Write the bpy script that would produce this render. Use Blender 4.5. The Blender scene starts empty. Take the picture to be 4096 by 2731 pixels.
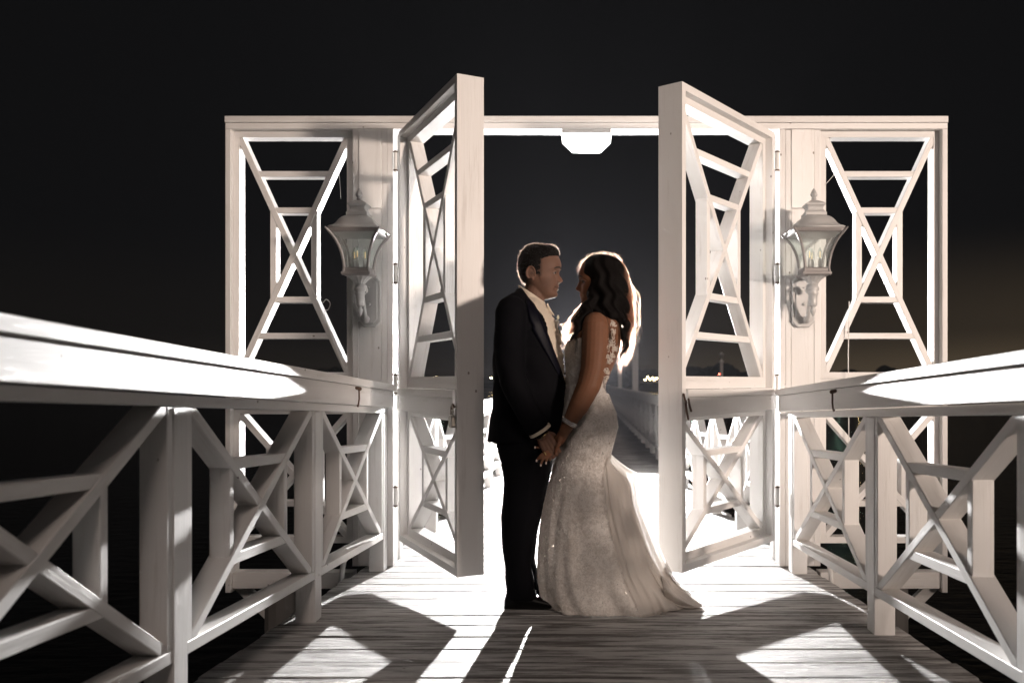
import bpy, math, random
import numpy as np
from mathutils import Vector
from mathutils.bvhtree import BVHTree
random.seed(7)
rng = np.random.default_rng(7)
C = bpy.context.scene
COL = C.collection
R = math.radians

# ---------------------------------------------------------------- camera, sky, lights, exposure
EYE = 1.128
HAZE = .0001
cam = bpy.data.cameras.new("camera")
camo = bpy.data.objects.new("camera", cam)
COL.objects.link(camo)
camo.location = (0, 0, EYE)
camo.rotation_euler = (R(90), 0, 0)
cam.sensor_width = 36
cam.lens = 30.46
cam.shift_x = -0.0727
cam.shift_y = 0.0395
cam.clip_start = 0.05
cam.clip_end = 3000
cam.dof.use_dof = True
cam.dof.focus_distance = 4.25
cam.dof.aperture_fstop = 2.8
C.camera = camo

world = bpy.data.worlds.new("World")
C.world = world
world.use_nodes = True
nt = world.node_tree
nt.nodes.clear()
wo = nt.nodes.new("ShaderNodeOutputWorld")
wb = nt.nodes.new("ShaderNodeBackground")
wb.inputs[1].default_value = 1.0
nt.links.new(wb.outputs[0], wo.inputs[0])
geo = nt.nodes.new("ShaderNodeNewGeometry")
sep = nt.nodes.new("ShaderNodeSeparateXYZ")
nt.links.new(geo.outputs["Incoming"], sep.inputs[0])
# incoming points back to the viewer: -z is up, -x is right
mz = nt.nodes.new("ShaderNodeMath"); mz.operation = 'MULTIPLY'; mz.inputs[1].default_value = -1
nt.links.new(sep.outputs[2], mz.inputs[0])
elev = nt.nodes.new("ShaderNodeValToRGB")
cr = elev.color_ramp
cr.interpolation = 'EASE'
cr.elements[0].position = 0.0; cr.elements[0].color = (1, 1, 1, 1)
cr.elements[1].position = 0.17; cr.elements[1].color = (0, 0, 0, 1)
e = cr.elements.new(0.06); e.color = (.30, .30, .30, 1)
nt.links.new(mz.outputs[0], elev.inputs[0])
az = nt.nodes.new("ShaderNodeMapRange")
az.inputs[1].default_value = 0.02; az.inputs[2].default_value = -0.44
az.inputs[3].default_value = 0.10; az.inputs[4].default_value = 1.0
nt.links.new(sep.outputs[0], az.inputs[0])
gl = nt.nodes.new("ShaderNodeMath"); gl.operation = 'MULTIPLY'
nt.links.new(elev.outputs[0], gl.inputs[0]); nt.links.new(az.outputs[0], gl.inputs[1])
mixw = nt.nodes.new("ShaderNodeMix"); mixw.data_type = 'RGBA'
mixw.inputs[6].default_value = (.0044, .0044, .0047, 1)
mixw.inputs[7].default_value = (.085, .062, .038, 1)
nt.links.new(gl.outputs[0], mixw.inputs[0])
nt.links.new(mixw.outputs[2], wb.inputs[0])

# the photographer's strobe behind the couple, pointing back at the camera
FLASH = (0.0, 15.2, 1.63)
fl = bpy.data.lights.new("strobe", 'SPOT')
flo = bpy.data.objects.new("strobe", fl); COL.objects.link(flo)
flo.location = FLASH
flo.rotation_euler = (R(90), 0, R(180))
fl.energy = 23000
fl.color = (1.0, .975, .96)
fl.spot_size = R(77)
fl.spot_blend = 0.07
fl.shadow_soft_size = 0.045
# warm lamp off the right-hand side of the boardwalk
kl = bpy.data.lights.new("warm_lamp", 'SPOT')
klo = bpy.data.objects.new("warm_lamp", kl); COL.objects.link(klo)
klo.location = (8.5, -4.4, 2.16)
kl.spot_size = R(31); kl.spot_blend = 1.0
klo.rotation_euler = (Vector((0.5, 5.6, 2.45)) - klo.location).to_track_quat('-Z', 'Y').to_euler()
kl.energy = 7200
kl.color = (1.0, .82, .70)
kl.shadow_soft_size = 0.50
# weak warm fill light, added from behind the camera
sl = bpy.data.lights.new("front_fill", 'SUN')
slo = bpy.data.objects.new("front_fill", sl); COL.objects.link(slo)
slo.rotation_euler = (R(44), 0, R(16))
sl.energy = .52
sl.color = (1.0, .82, .72)
sl.angle = R(12)

C.view_settings.view_transform = 'Standard'
C.view_settings.look = 'None'
C.view_settings.gamma = 1
C.view_settings.exposure = 0
C.cycles.use_denoising = True
C.cycles.max_bounces = 10
C.cycles.diffuse_bounces = 5
C.cycles.transparent_max_bounces = 12
C.cycles.caustics_reflective = False
C.cycles.caustics_refractive = False
C.cycles.sample_clamp_indirect = 12

# ---------------------------------------------------------------- materials
def nmat(name):
    m = bpy.data.materials.new(name); m.use_nodes = True
    n = m.node_tree.nodes; n.clear()
    out = n.new("ShaderNodeOutputMaterial"); b = n.new("ShaderNodeBsdfPrincipled")
    m.node_tree.links.new(b.outputs[0], out.inputs[0])
    return m, m.node_tree, b, out

def simple(name, col, rough=.5, metal=0., spec=.5, bump=0., bscale=200., sheen=0.):
    m, t, b, o = nmat(name)
    b.inputs["Base Color"].default_value = (*col, 1)
    b.inputs["Roughness"].default_value = rough
    b.inputs["Metallic"].default_value = metal
    b.inputs["Specular IOR Level"].default_value = spec
    if sheen: b.inputs["Sheen Weight"].default_value = sheen
    n = t.nodes.new("ShaderNodeTexNoise"); n.inputs["Scale"].default_value = bscale
    n.inputs["Detail"].default_value = 4
    tc = t.nodes.new("ShaderNodeTexCoord"); t.links.new(tc.outputs["Object"], n.inputs[0])
    if bump:
        bp = t.nodes.new("ShaderNodeBump"); bp.inputs["Strength"].default_value = bump
        bp.inputs["Distance"].default_value = .004
        t.links.new(n.outputs[0], bp.inputs["Height"]); t.links.new(bp.outputs[0], b.inputs["Normal"])
    return m

def wood(name, base, dark, rough=.5, wear=.12, grain=.35, streak=0.0):
    """painted boards: u runs along the board (metres), v across it"""
    m, t, b, o = nmat(name)
    N = t.nodes; L = t.links
    uv = N.new("ShaderNodeUVMap")
    info = N.new("ShaderNodeObjectInfo")
    off = N.new("ShaderNodeVectorMath"); off.operation = 'ADD'
    sc = N.new("ShaderNodeVectorMath"); sc.operation = 'SCALE'; sc.inputs[3].default_value = 37.
    cmb = N.new("ShaderNodeCombineXYZ")
    for i in range(3): L.new(info.outputs["Random"], cmb.inputs[i])
    L.new(cmb.outputs[0], sc.inputs[0]); L.new(uv.outputs[0], off.inputs[0]); L.new(sc.outputs[0], off.inputs[1])
    mp = N.new("ShaderNodeMapping"); mp.inputs["Scale"].default_value = (3.0, 90, 1)
    L.new(off.outputs[0], mp.inputs[0])
    g = N.new("ShaderNodeTexNoise"); g.inputs["Scale"].default_value = 1; g.inputs["Detail"].default_value = 6
    g.inputs["Distortion"].default_value = .6
    L.new(mp.outputs[0], g.inputs[0])
    mp2 = N.new("ShaderNodeMapping"); mp2.inputs["Scale"].default_value = (2.2, 26, 1)
    L.new(off.outputs[0], mp2.inputs[0])
    w = N.new("ShaderNodeTexNoise"); w.inputs["Scale"].default_value = 1.0; w.inputs["Detail"].default_value = 8
    w.inputs["Roughness"].default_value = .72
    L.new(mp2.outputs[0], w.inputs[0])
    rp = N.new("ShaderNodeValToRGB")
    rp.color_ramp.elements[0].position = .60 - wear; rp.color_ramp.elements[0].color = (0, 0, 0, 1)
    rp.color_ramp.elements[1].position = (.57 if streak else .80 - wear * .6); rp.color_ramp.elements[1].color = (1, 1, 1, 1)
    L.new(w.outputs[0], rp.inputs[0])
    # nail heads and small knots
    vo = N.new("ShaderNodeTexVoronoi"); vo.inputs["Scale"].default_value = 9
    mp3 = N.new("ShaderNodeMapping"); mp3.inputs["Scale"].default_value = (.7, 1, 1)
    L.new(off.outputs[0], mp3.inputs[0]); L.new(mp3.outputs[0], vo.inputs[0])
    vr = N.new("ShaderNodeValToRGB")
    vr.color_ramp.elements[0].position = .036; vr.color_ramp.elements[0].color = (1, 1, 1, 1)
    vr.color_ramp.elements[1].position = .058; vr.color_ramp.elements[1].color = (0, 0, 0, 1)
    L.new(vo.outputs["Distance"], vr.inputs[0])
    big = N.new("ShaderNodeTexNoise"); big.inputs["Scale"].default_value = 2.3; big.inputs["Detail"].default_value = 3
    L.new(off.outputs[0], big.inputs[0])
    mx0 = N.new("ShaderNodeMix"); mx0.data_type = 'RGBA'
    mx0.inputs[6].default_value = (*[c * .9 for c in base], 1); mx0.inputs[7].default_value = (*base, 1)
    L.new(big.outputs[0], mx0.inputs[0])
    mx = N.new("ShaderNodeMix"); mx.data_type = 'RGBA'
    mx.inputs[7].default_value = (*dark, 1)
    mu = N.new("ShaderNodeMath"); mu.operation = 'MULTIPLY'; mu.inputs[1].default_value = .35 + streak
    mu.use_clamp = True
    L.new(rp.outputs[0], mu.inputs[0]); L.new(mu.outputs[0], mx.inputs[0]); L.new(mx0.outputs[2], mx.inputs[6])
    mk = N.new("ShaderNodeMix"); mk.data_type = 'RGBA'; mk.inputs[7].default_value = (.10, .06, .04, 1)
    mk2 = N.new("ShaderNodeMath"); mk2.operation = 'MULTIPLY'; mk2.inputs[1].default_value = .75
    L.new(vr.outputs[0], mk2.inputs[0]); L.new(mk2.outputs[0], mk.inputs[0]); L.new(mx.outputs[2], mk.inputs[6])
    tint = N.new("ShaderNodeMapRange"); tint.inputs[3].default_value = .90 - streak * .25; tint.inputs[4].default_value = 1.05
    L.new(info.outputs["Random"], tint.inputs[0])
    vm = N.new("ShaderNodeVectorMath"); vm.operation = 'SCALE'
    L.new(mk.outputs[2], vm.inputs[0]); L.new(tint.outputs[0], vm.inputs[3])
    if streak:       # broad stains that run across several boards
        tco = N.new("ShaderNodeNewGeometry"); st = N.new("ShaderNodeTexNoise"); st.inputs["Scale"].default_value = 2.6; st.inputs["Detail"].default_value = 7; st.inputs["Roughness"].default_value = .7
        ms = N.new("ShaderNodeMapping"); ms.inputs["Scale"].default_value = (.7, 1.6, 1); L.new(tco.outputs["Position"], ms.inputs[0]); L.new(ms.outputs[0], st.inputs[0])
        sr_ = N.new("ShaderNodeMapRange"); sr_.inputs[1].default_value = .32; sr_.inputs[2].default_value = .66; sr_.inputs[3].default_value = .66; sr_.inputs[4].default_value = 1.10; L.new(st.outputs[0], sr_.inputs[0])
        # boards coloured darker down the middle, for foot wear and the couple's shadow
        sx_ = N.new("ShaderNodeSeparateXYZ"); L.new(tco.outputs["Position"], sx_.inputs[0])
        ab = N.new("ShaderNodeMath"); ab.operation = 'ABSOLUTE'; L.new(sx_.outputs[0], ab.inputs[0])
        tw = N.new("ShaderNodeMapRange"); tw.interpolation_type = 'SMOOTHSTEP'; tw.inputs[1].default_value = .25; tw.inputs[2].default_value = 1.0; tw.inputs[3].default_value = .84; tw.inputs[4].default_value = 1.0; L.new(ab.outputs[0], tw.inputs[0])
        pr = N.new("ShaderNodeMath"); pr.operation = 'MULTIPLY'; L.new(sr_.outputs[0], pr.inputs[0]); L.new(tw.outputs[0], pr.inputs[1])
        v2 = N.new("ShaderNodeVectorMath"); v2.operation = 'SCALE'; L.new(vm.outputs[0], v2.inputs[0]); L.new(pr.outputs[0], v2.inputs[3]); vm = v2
    L.new(vm.outputs[0], b.inputs["Base Color"])
    b.inputs["Roughness"].default_value = rough
    bp = N.new("ShaderNodeBump"); bp.inputs["Strength"].default_value = grain; bp.inputs["Distance"].default_value = .002
    ad = N.new("ShaderNodeMath"); ad.operation = 'SUBTRACT'
    L.new(g.outputs[0], ad.inputs[0]); L.new(rp.outputs[0], ad.inputs[1])
    L.new(ad.outputs[0], bp.inputs["Height"]); L.new(bp.outputs[0], b.inputs["Normal"])
    return m

def fabric_tr(name, col, tr_col, fac, rough=.7, bump=.25, bscale=140., sheen=.2):
    """thin cloth or hair: part of the light goes through"""
    m, t, b, o = nmat(name)
    b.inputs["Base Color"].default_value = (*col, 1)
    b.inputs["Roughness"].default_value = rough
    b.inputs["Sheen Weight"].default_value = sheen
    tr = t.nodes.new("ShaderNodeBsdfTranslucent"); tr.inputs[0].default_value = (*tr_col, 1)
    mx = t.nodes.new("ShaderNodeMixShader"); mx.inputs[0].default_value = fac
    t.links.new(b.outputs[0], mx.inputs[1]); t.links.new(tr.outputs[0], mx.inputs[2]); t.links.new(mx.outputs[0], o.inputs[0])
    if bump:
        tc = t.nodes.new("ShaderNodeTexCoord")
        n = t.nodes.new("ShaderNodeTexNoise"); n.inputs["Scale"].default_value = bscale; n.inputs["Detail"].default_value = 5
        t.links.new(tc.outputs["Object"], n.inputs[0])
        bp = t.nodes.new("ShaderNodeBump"); bp.inputs["Strength"].default_value = bump; bp.inputs["Distance"].default_value = .006
        t.links.new(n.outputs[0], bp.inputs["Height"]); t.links.new(bp.outputs[0], b.inputs["Normal"])
    return m

WHITE = wood("white_paint", (.81, .795, .78), (.36, .30, .25), rough=.48, wear=.055, grain=.45)
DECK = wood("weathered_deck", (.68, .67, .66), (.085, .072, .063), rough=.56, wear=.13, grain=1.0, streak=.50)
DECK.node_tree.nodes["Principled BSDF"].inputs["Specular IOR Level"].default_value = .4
IRON = simple("rusty_iron", (.12, .075, .055), .6, .6, bump=.4, bscale=300)
TRIM = simple("dark_lantern_trim", (.23, .215, .21), .45, .25, bump=.1)
PADLOCK = simple("brushed_steel", (.42, .38, .34), .35, .9, bump=.1)
PEWTER = simple("grey_lantern_metal", (.46, .455, .45), .45, .15, bump=.12, bscale=160)
SUIT = simple("navy_wool", (.0022, .0022, .0036), .85, spec=.12, bump=.15, bscale=900, sheen=0)
LAPEL = simple("satin_lapel", (.003, .003, .007), .5, spec=.12, bump=.05, bscale=600)
SHIRT = fabric_tr("ivory_shirt", (.66, .57, .46), (.7, .6, .48), .18, bump=.35, bscale=45)
SHOE = simple("black_leather", (.003, .003, .003), .4, spec=.2)
PIPE = simple("white_conduit", (.70, .69, .67), .4)
WIRE = simple("pale_wire", (.75, .73, .70), .4)
BRASS = simple("gold_ring", (.80, .58, .28), .25, 1)
DIAMOND = simple("crystal", (.85, .83, .82), .12, .85)
LEAF = simple("boutonniere_leaf", (.03, .07, .03), .5)
PETAL = fabric_tr("white_petal", (.75, .70, .62), (.75, .7, .6), .35, bump=.1)
PILE = wood("dark_pile", (.20, .19, .18), (.04, .035, .03), rough=.8, wear=.2, grain=.8)

def skin_mat(name, base, lip, dark):
    m, t, b, o = nmat(name)
    N, L = t.nodes, t.links
    at = N.new("ShaderNodeVertexColor"); at.layer_name = "tone"
    sp = N.new("ShaderNodeSeparateColor"); L.new(at.outputs[0], sp.inputs[0])
    tc = N.new("ShaderNodeTexCoord")
    n = N.new("ShaderNodeTexNoise"); n.inputs["Scale"].default_value = 30; n.inputs["Detail"].default_value = 4
    L.new(tc.outputs["Object"], n.inputs[0])
    mx = N.new("ShaderNodeMix"); mx.data_type = 'RGBA'
    mx.inputs[6].default_value = (*[c * .88 for c in base], 1); mx.inputs[7].default_value = (*[min(1, c * 1.1) for c in base], 1)
    L.new(n.outputs[0], mx.inputs[0])
    m2 = N.new("ShaderNodeMix"); m2.data_type = 'RGBA'; m2.inputs[7].default_value = (*lip, 1)
    L.new(sp.outputs[0], m2.inputs[0]); L.new(mx.outputs[2], m2.inputs[6])
    m3 = N.new("ShaderNodeMix"); m3.data_type = 'RGBA'; m3.inputs[7].default_value = (*dark, 1)
    L.new(sp.outputs[1], m3.inputs[0]); L.new(m2.outputs[2], m3.inputs[6])
    L.new(m3.outputs[2], b.inputs["Base Color"])
    b.inputs["Roughness"].default_value = .6; b.inputs["Specular IOR Level"].default_value = .18
    b.inputs["Sheen Weight"].default_value = .02; b.inputs["Sheen Roughness"].default_value = .25; b.inputs["Sheen Tint"].default_value = (1, .86, .76, 1)
    b.inputs["Subsurface Weight"].default_value = .35
    b.inputs["Subsurface Radius"].default_value = (.014, .006, .004)
    b.inputs["Subsurface Scale"].default_value = 1
    bp = N.new("ShaderNodeBump"); bp.inputs["Strength"].default_value = .08; bp.inputs["Distance"].default_value = .002
    n2 = N.new("ShaderNodeTexNoise"); n2.inputs["Scale"].default_value = 260
    L.new(tc.outputs["Object"], n2.inputs[0]); L.new(n2.outputs[0], bp.inputs["Height"]); L.new(bp.outputs[0], b.inputs["Normal"])
    return m
SKIN_M = skin_mat("skin_man", (.135, .075, .053), (.10, .042, .034), (.026, .015, .011))
SKIN_W = skin_mat("skin_woman", (.155, .072, .041), (.20, .055, .05), (.05, .03, .022))
STRAND_D = simple("dark_strand", (.004, .0025, .002), .6, spec=.15)
HAIR_M = fabric_tr("dark_brown_hair", (.004, .003, .0025), (.12, .07, .04), .06, rough=.7, bump=.5, bscale=260, sheen=0)
for q_ in (HAIR_M,): q_.node_tree.nodes['Principled BSDF'].inputs['Specular IOR Level'].default_value = .12
HAIR_W = fabric_tr("brunette_hair", (.003, .002, .0018), (.04, .02, .012), .04, rough=.7, bump=.6, bscale=180, sheen=0)
HAIR_W.node_tree.nodes['Principled BSDF'].inputs['Specular IOR Level'].default_value = .10
STRAND = fabric_tr("brunette_strand", (.02, .010, .006), (1.0, .88, .78), .90, rough=.4, bump=0, sheen=0)
STRAND_M = fabric_tr("short_dark_strand", (.006, .004, .003), (.8, .62, .5), .22, rough=.6, bump=0, sheen=0)
DRESS = fabric_tr("ivory_lace_dress", (.50, .45, .41), (.74, .68, .63), .30, rough=.62, bump=.38, bscale=95)
def lace_pattern(m):
    t = m.node_tree; N, L = t.nodes, t.links
    b = next(n for n in N if n.type == 'BSDF_PRINCIPLED')
    tc = N.new("ShaderNodeTexCoord")
    n1 = N.new("ShaderNodeTexNoise"); n1.inputs["Scale"].default_value = 20; n1.inputs["Detail"].default_value = 5; n1.inputs["Roughness"].default_value = .72; n1.inputs["Distortion"].default_value = 1.2
    v1 = N.new("ShaderNodeTexNoise"); v1.inputs["Scale"].default_value = 85; v1.inputs["Detail"].default_value = 4; v1.inputs["Distortion"].default_value = 2.0
    L.new(tc.outputs["Object"], n1.inputs[0]); L.new(tc.outputs["Object"], v1.inputs[0])
    mu = N.new("ShaderNodeMath"); mu.operation = 'MULTIPLY_ADD'; mu.inputs[1].default_value = .8
    L.new(v1.outputs[0], mu.inputs[0]); L.new(n1.outputs[0], mu.inputs[2])
    r = N.new("ShaderNodeValToRGB"); r.color_ramp.elements[0].position = .78; r.color_ramp.elements[0].color = (.50, .455, .415, 1)
    r.color_ramp.elements[1].position = 1.0; r.color_ramp.elements[1].color = (.80, .765, .73, 1)
    L.new(mu.outputs[0], r.inputs[0])
    # lace thins out into plain tulle towards the train
    sp = N.new("ShaderNodeSeparateXYZ"); L.new(tc.outputs["Object"], sp.inputs[0])
    mr = N.new("ShaderNodeMapRange"); mr.inputs[1].default_value = .06; mr.inputs[2].default_value = .30
    mr.inputs[3].default_value = 1.; mr.inputs[4].default_value = .25
    L.new(sp.outputs[0], mr.inputs[0])
    mx = N.new("ShaderNodeMix"); mx.data_type = 'RGBA'; mx.inputs[6].default_value = (.72, .685, .65, 1)
    L.new(mr.outputs[0], mx.inputs[0]); L.new(r.outputs[0], mx.inputs[7]); L.new(mx.outputs[2], b.inputs["Base Color"])
lace_pattern(DRESS)
TULLE = fabric_tr("tulle", (.74, .71, .68), (.86, .82, .78), .50, rough=.7, bump=.15, bscale=60)
_t = TULLE.node_tree; _o = next(n for n in _t.nodes if n.type == 'OUTPUT_MATERIAL'); _m = _o.inputs[0].links[0].from_node
_tp = _t.nodes.new("ShaderNodeBsdfTransparent"); _mx = _t.nodes.new("ShaderNodeMixShader"); _mx.inputs[0].default_value = .30
_t.links.new(_m.outputs[0], _mx.inputs[1]); _t.links.new(_tp.outputs[0], _mx.inputs[2]); _t.links.new(_mx.outputs[0], _o.inputs[0])
LACE = fabric_tr("ivory_lace", (.62, .56, .50), (.6, .55, .5), .25, rough=.6, bump=.8, bscale=170)

def emis(name, col, s):
    m, t, b, o = nmat(name)
    b.inputs["Base Color"].default_value = (*col, 1)
    b.inputs["Emission Color"].default_value = (*col, 1)
    b.inputs["Emission Strength"].default_value = s
    return m

def glass_mat():
    m, t, b, o = nmat("lantern_glass")
    b.inputs["Base Color"].default_value = (.92, .95, .94, 1)
    b.inputs["Roughness"].default_value = .03
    tr = t.nodes.new("ShaderNodeBsdfTransparent"); tr.inputs[0].default_value = (.90, .94, .93, 1)
    mx = t.nodes.new("ShaderNodeMixShader"); mx.inputs[0].default_value = .84
    t.links.new(b.outputs[0], mx.inputs[1]); t.links.new(tr.outputs[0], mx.inputs[2]); t.links.new(mx.outputs[0], o.inputs[0])
    return m
GLASS = glass_mat()

# ---------------------------------------------------------------- object helpers
def tag(o, label=None, cat=None, group=None, kind=None):
    if label: o["label"] = label
    if cat: o["category"] = cat
    if group: o["group"] = group
    if kind: o["kind"] = kind
    return o

def empty(name, loc, **k):
    o = bpy.data.objects.new(name, None); COL.objects.link(o); o.location = loc
    o.empty_display_size = .1
    return tag(o, **k)

def root_of(o):
    while o.parent: o = o.parent
    return o

def link(name, me, parent=None):
    o = bpy.data.objects.new(name, me); COL.objects.link(o)
    if parent is not None:
        o.parent = parent
        if parent.parent is None: o.location = -parent.location   # meshes are written in world metres
    return o

def mesh(name, vs, fs, mat, parent=None, uvs=None, smooth=False, tone=None):
    me = bpy.data.meshes.new(name)
    me.from_pydata([tuple(map(float, v)) for v in vs], [], [tuple(map(int, f)) for f in fs])
    if uvs is not None:
        lay = me.uv_layers.new(name="UVMap")
        lay.data.foreach_set("uv", np.asarray(uvs, dtype=np.float32).ravel())
    if smooth:
        me.polygons.foreach_set("use_smooth", [True] * len(me.polygons))
    if tone is not None:
        at = me.color_attributes.new("tone", 'FLOAT_COLOR', 'POINT')
        at.data.foreach_set("color", np.asarray(tone, dtype=np.float32).ravel())
    me.materials.append(mat)
    me.update()
    return link(name, me, parent)

class MB:
    """collects prisms with board-wise UVs"""
    def __init__(s): s.v, s.f, s.u = [], [], []
    def prism(s, poly, fr, n0, n1, along=None, ch=.0025):
        O, a, b, n = fr
        P = np.asarray(poly, float)
        area = .5 * np.sum(P[:, 0] * np.roll(P[:, 1], -1) - np.roll(P[:, 0], -1) * P[:, 1])
        if area < 0: P = P[::-1]
        k = len(P)
        if along is None:
            d = np.roll(P, -1, 0) - P; ln = np.linalg.norm(d, axis=1); along = d[ln.argmax()] / ln.max()
        along = np.asarray(along, float); perp = np.array([-along[1], along[0]])
        # inset ring
        e = np.roll(P, -1, 0) - P
        e /= np.maximum(np.linalg.norm(e, axis=1)[:, None], 1e-9)
        nin = np.stack([-e[:, 1], e[:, 0]], 1)
        bis = nin + np.roll(nin, 1, 0)
        den = 1 + np.sum(nin * np.roll(nin, 1, 0), 1)
        ins = P + ch * bis / np.maximum(den, .25)[:, None]
        rings = [(ins, n0), (P, n0 + ch), (P, n1 - ch), (ins, n1)] if ch > 0 else [(P, n0), (P, n1)]
        base = len(s.v)
        uvv = []
        for Q, nn in rings:
            for q in Q:
                s.v.append(O + a * q[0] + b * q[1] + n * nn)
                uvv.append((q @ along, q @ perp + nn))
        flip = np.dot(np.cross(a, b), n) > 0
        def add(idx):
            idx = idx if not flip else idx[::-1]
            s.f.append([base + i for i in idx]); s.u += [uvv[i] for i in idx]
        add(list(range(k)))
        m = len(rings)
        for r in range(m - 1):
            for i in range(k):
                j = (i + 1) % k
                add([r * k + j, r * k + i, (r + 1) * k + i, (r + 1) * k + j])
        add([(m - 1) * k + i for i in range(k)][::-1])
        return s
    def ring(s, outer, inner, fr, n0, n1):
        """rectangular frame; outer / inner = (s0, t0, s1, t1)"""
        O, a, b, n = fr
        def rect(r): return [(r[0], r[1]), (r[2], r[1]), (r[2], r[3]), (r[0], r[3])]
        base = len(s.v); uvv = []
        for nn in (n0, n1):
            for q in rect(outer) + rect(inner):
                s.v.append(O + a * q[0] + b * q[1] + n * nn); uvv.append((q, nn))
        flip = np.dot(np.cross(a, b), n) > 0
        def add(idx, vert):
            idx = idx if not flip else idx[::-1]
            s.f.append([base + i for i in idx])
            for i in idx:
                (x, y), nn = uvv[i]
                s.u.append((y, x + nn) if vert else (x, y + nn))
        for i in range(4):
            j = (i + 1) % 4
            vt = i % 2 == 1
            add([i, j, 4 + j, 4 + i], vt)
            add([8 + j, 8 + i, 12 + i, 12 + j], vt)
            add([j, i, 8 + i, 8 + j], vt)
            add([4 + i, 4 + j, 12 + j, 12 + i], vt)
        return s
    def box(s, x0, x1, y0, y1, z0, z1, along='z', ch=.0025):
        if along == 'z':
            fr = (np.array([0, 0, 0.]), np.array([0, 0, 1.]), np.array([1., 0, 0]), np.array([0, 1., 0]))
            return s.prism([(z0, x0), (z1, x0), (z1, x1), (z0, x1)], fr, y0, y1, (1, 0), ch)
        if along == 'x':
            fr = (np.array([0, 0, 0.]), np.array([1., 0, 0]), np.array([0, 0, 1.]), np.array([0, 1., 0]))
            return s.prism([(x0, z0), (x1, z0), (x1, z1), (x0, z1)], fr, y0, y1, (1, 0), ch)
        fr = (np.array([0, 0, 0.]), np.array([0, 1., 0]), np.array([0, 0, 1.]), np.array([1., 0, 0]))
        return s.prism([(y0, z0), (y1, z0), (y1, z1), (y0, z1)], fr, x0, x1, (1, 0), ch)
    def build(s, name, mat, parent=None, smooth=False):
        return mesh(name, s.v, s.f, mat, parent, s.u, smooth)

def clip(poly, p, nrm):
    """keep the side where (q-p).nrm <= 0"""
    out = []
    for i in range(len(poly)):
        A, B = np.asarray(poly[i], float), np.asarray(poly[(i + 1) % len(poly)], float)
        da, db = np.dot(A - p, nrm), np.dot(B - p, nrm)
        if da <= 0: out.append(A)
        if da * db < 0: out.append(A + (B - A) * da / (da - db))
    return out

def clip_rect(poly, s0, t0, s1, t1):
    for p, n in (((s0, t0), (-1, 0)), ((s1, t1), (1, 0)), ((s0, t0), (0, -1)), ((s1, t1), (0, 1))):
        poly = clip(poly, np.array(p, float), np.array(n, float))
    return poly

def strip(A, B, w):
    A, B = np.array(A, float), np.array(B, float)
    d = (B - A) / np.linalg.norm(B - A); p = np.array([-d[1], d[0]]) * w / 2
    return [A - d * w - p, B + d * w - p, B + d * w + p, A - d * w + p], d

def lattice(fr, s0, t0, s1, t1, n0, n1, f, rungs, w, parent, into=None, wd=None):
    """one X panel: two crossed braces, rungs and two short uprights, every board its own part"""
    W, H = s1 - s0, t1 - t0
    c = np.array([(s0 + s1) / 2, (t0 + t1) / 2])
    def put(name, poly, d, a, b_):
        if into is not None: into.prism(poly, fr, a, b_, d, 0); return
        MB().prism(poly, fr, a, b_, d).build(name, WHITE, parent)
    wd = wd or w
    e1, d1 = strip((s0, t0), (s1, t1), wd); e2, d2 = strip((s0, t1), (s1, t0), wd)
    put("brace", clip_rect(e1, s0, t0, s1, t1), d1, n0, n1)
    put("brace", clip_rect(e2, s0, t0, s1, t1), d2, n0 + .002, n1 - .002)
    n_1 = np.array([-d1[1], d1[0]]); n_2 = np.array([-d2[1], d2[0]])
    for g in rungs:
        for top in (True, False):
            t = t1 - g * H if top else t0 + g * H
            p = [(s0, t - w / 2), (s1, t - w / 2), (s1, t + w / 2), (s0, t + w / 2)]
            # keep between the two braces
            for nn in (n_1, n_2):
                sg = 1 if np.dot(np.array([c[0], t]) - c, nn) > 0 else -1
                p = clip(p, c, -sg * nn)
            put("rung", p, (1, 0), n0 + .004, n1 - .004)
    for sd in (0, 1):
        x = s0 + f * W if sd == 0 else s1 - f * W
        p = [(x - w / 2, t0), (x + w / 2, t0), (x + w / 2, t1), (x - w / 2, t1)]
        for nn in (n_1, n_2):
            sg = 1 if np.dot(np.array([x, c[1]]) - c, nn) > 0 else -1
            p = clip(p, c, -sg * nn)
        put("upright", p, (0, 1), n0 + .006, n1 - .006)

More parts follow.
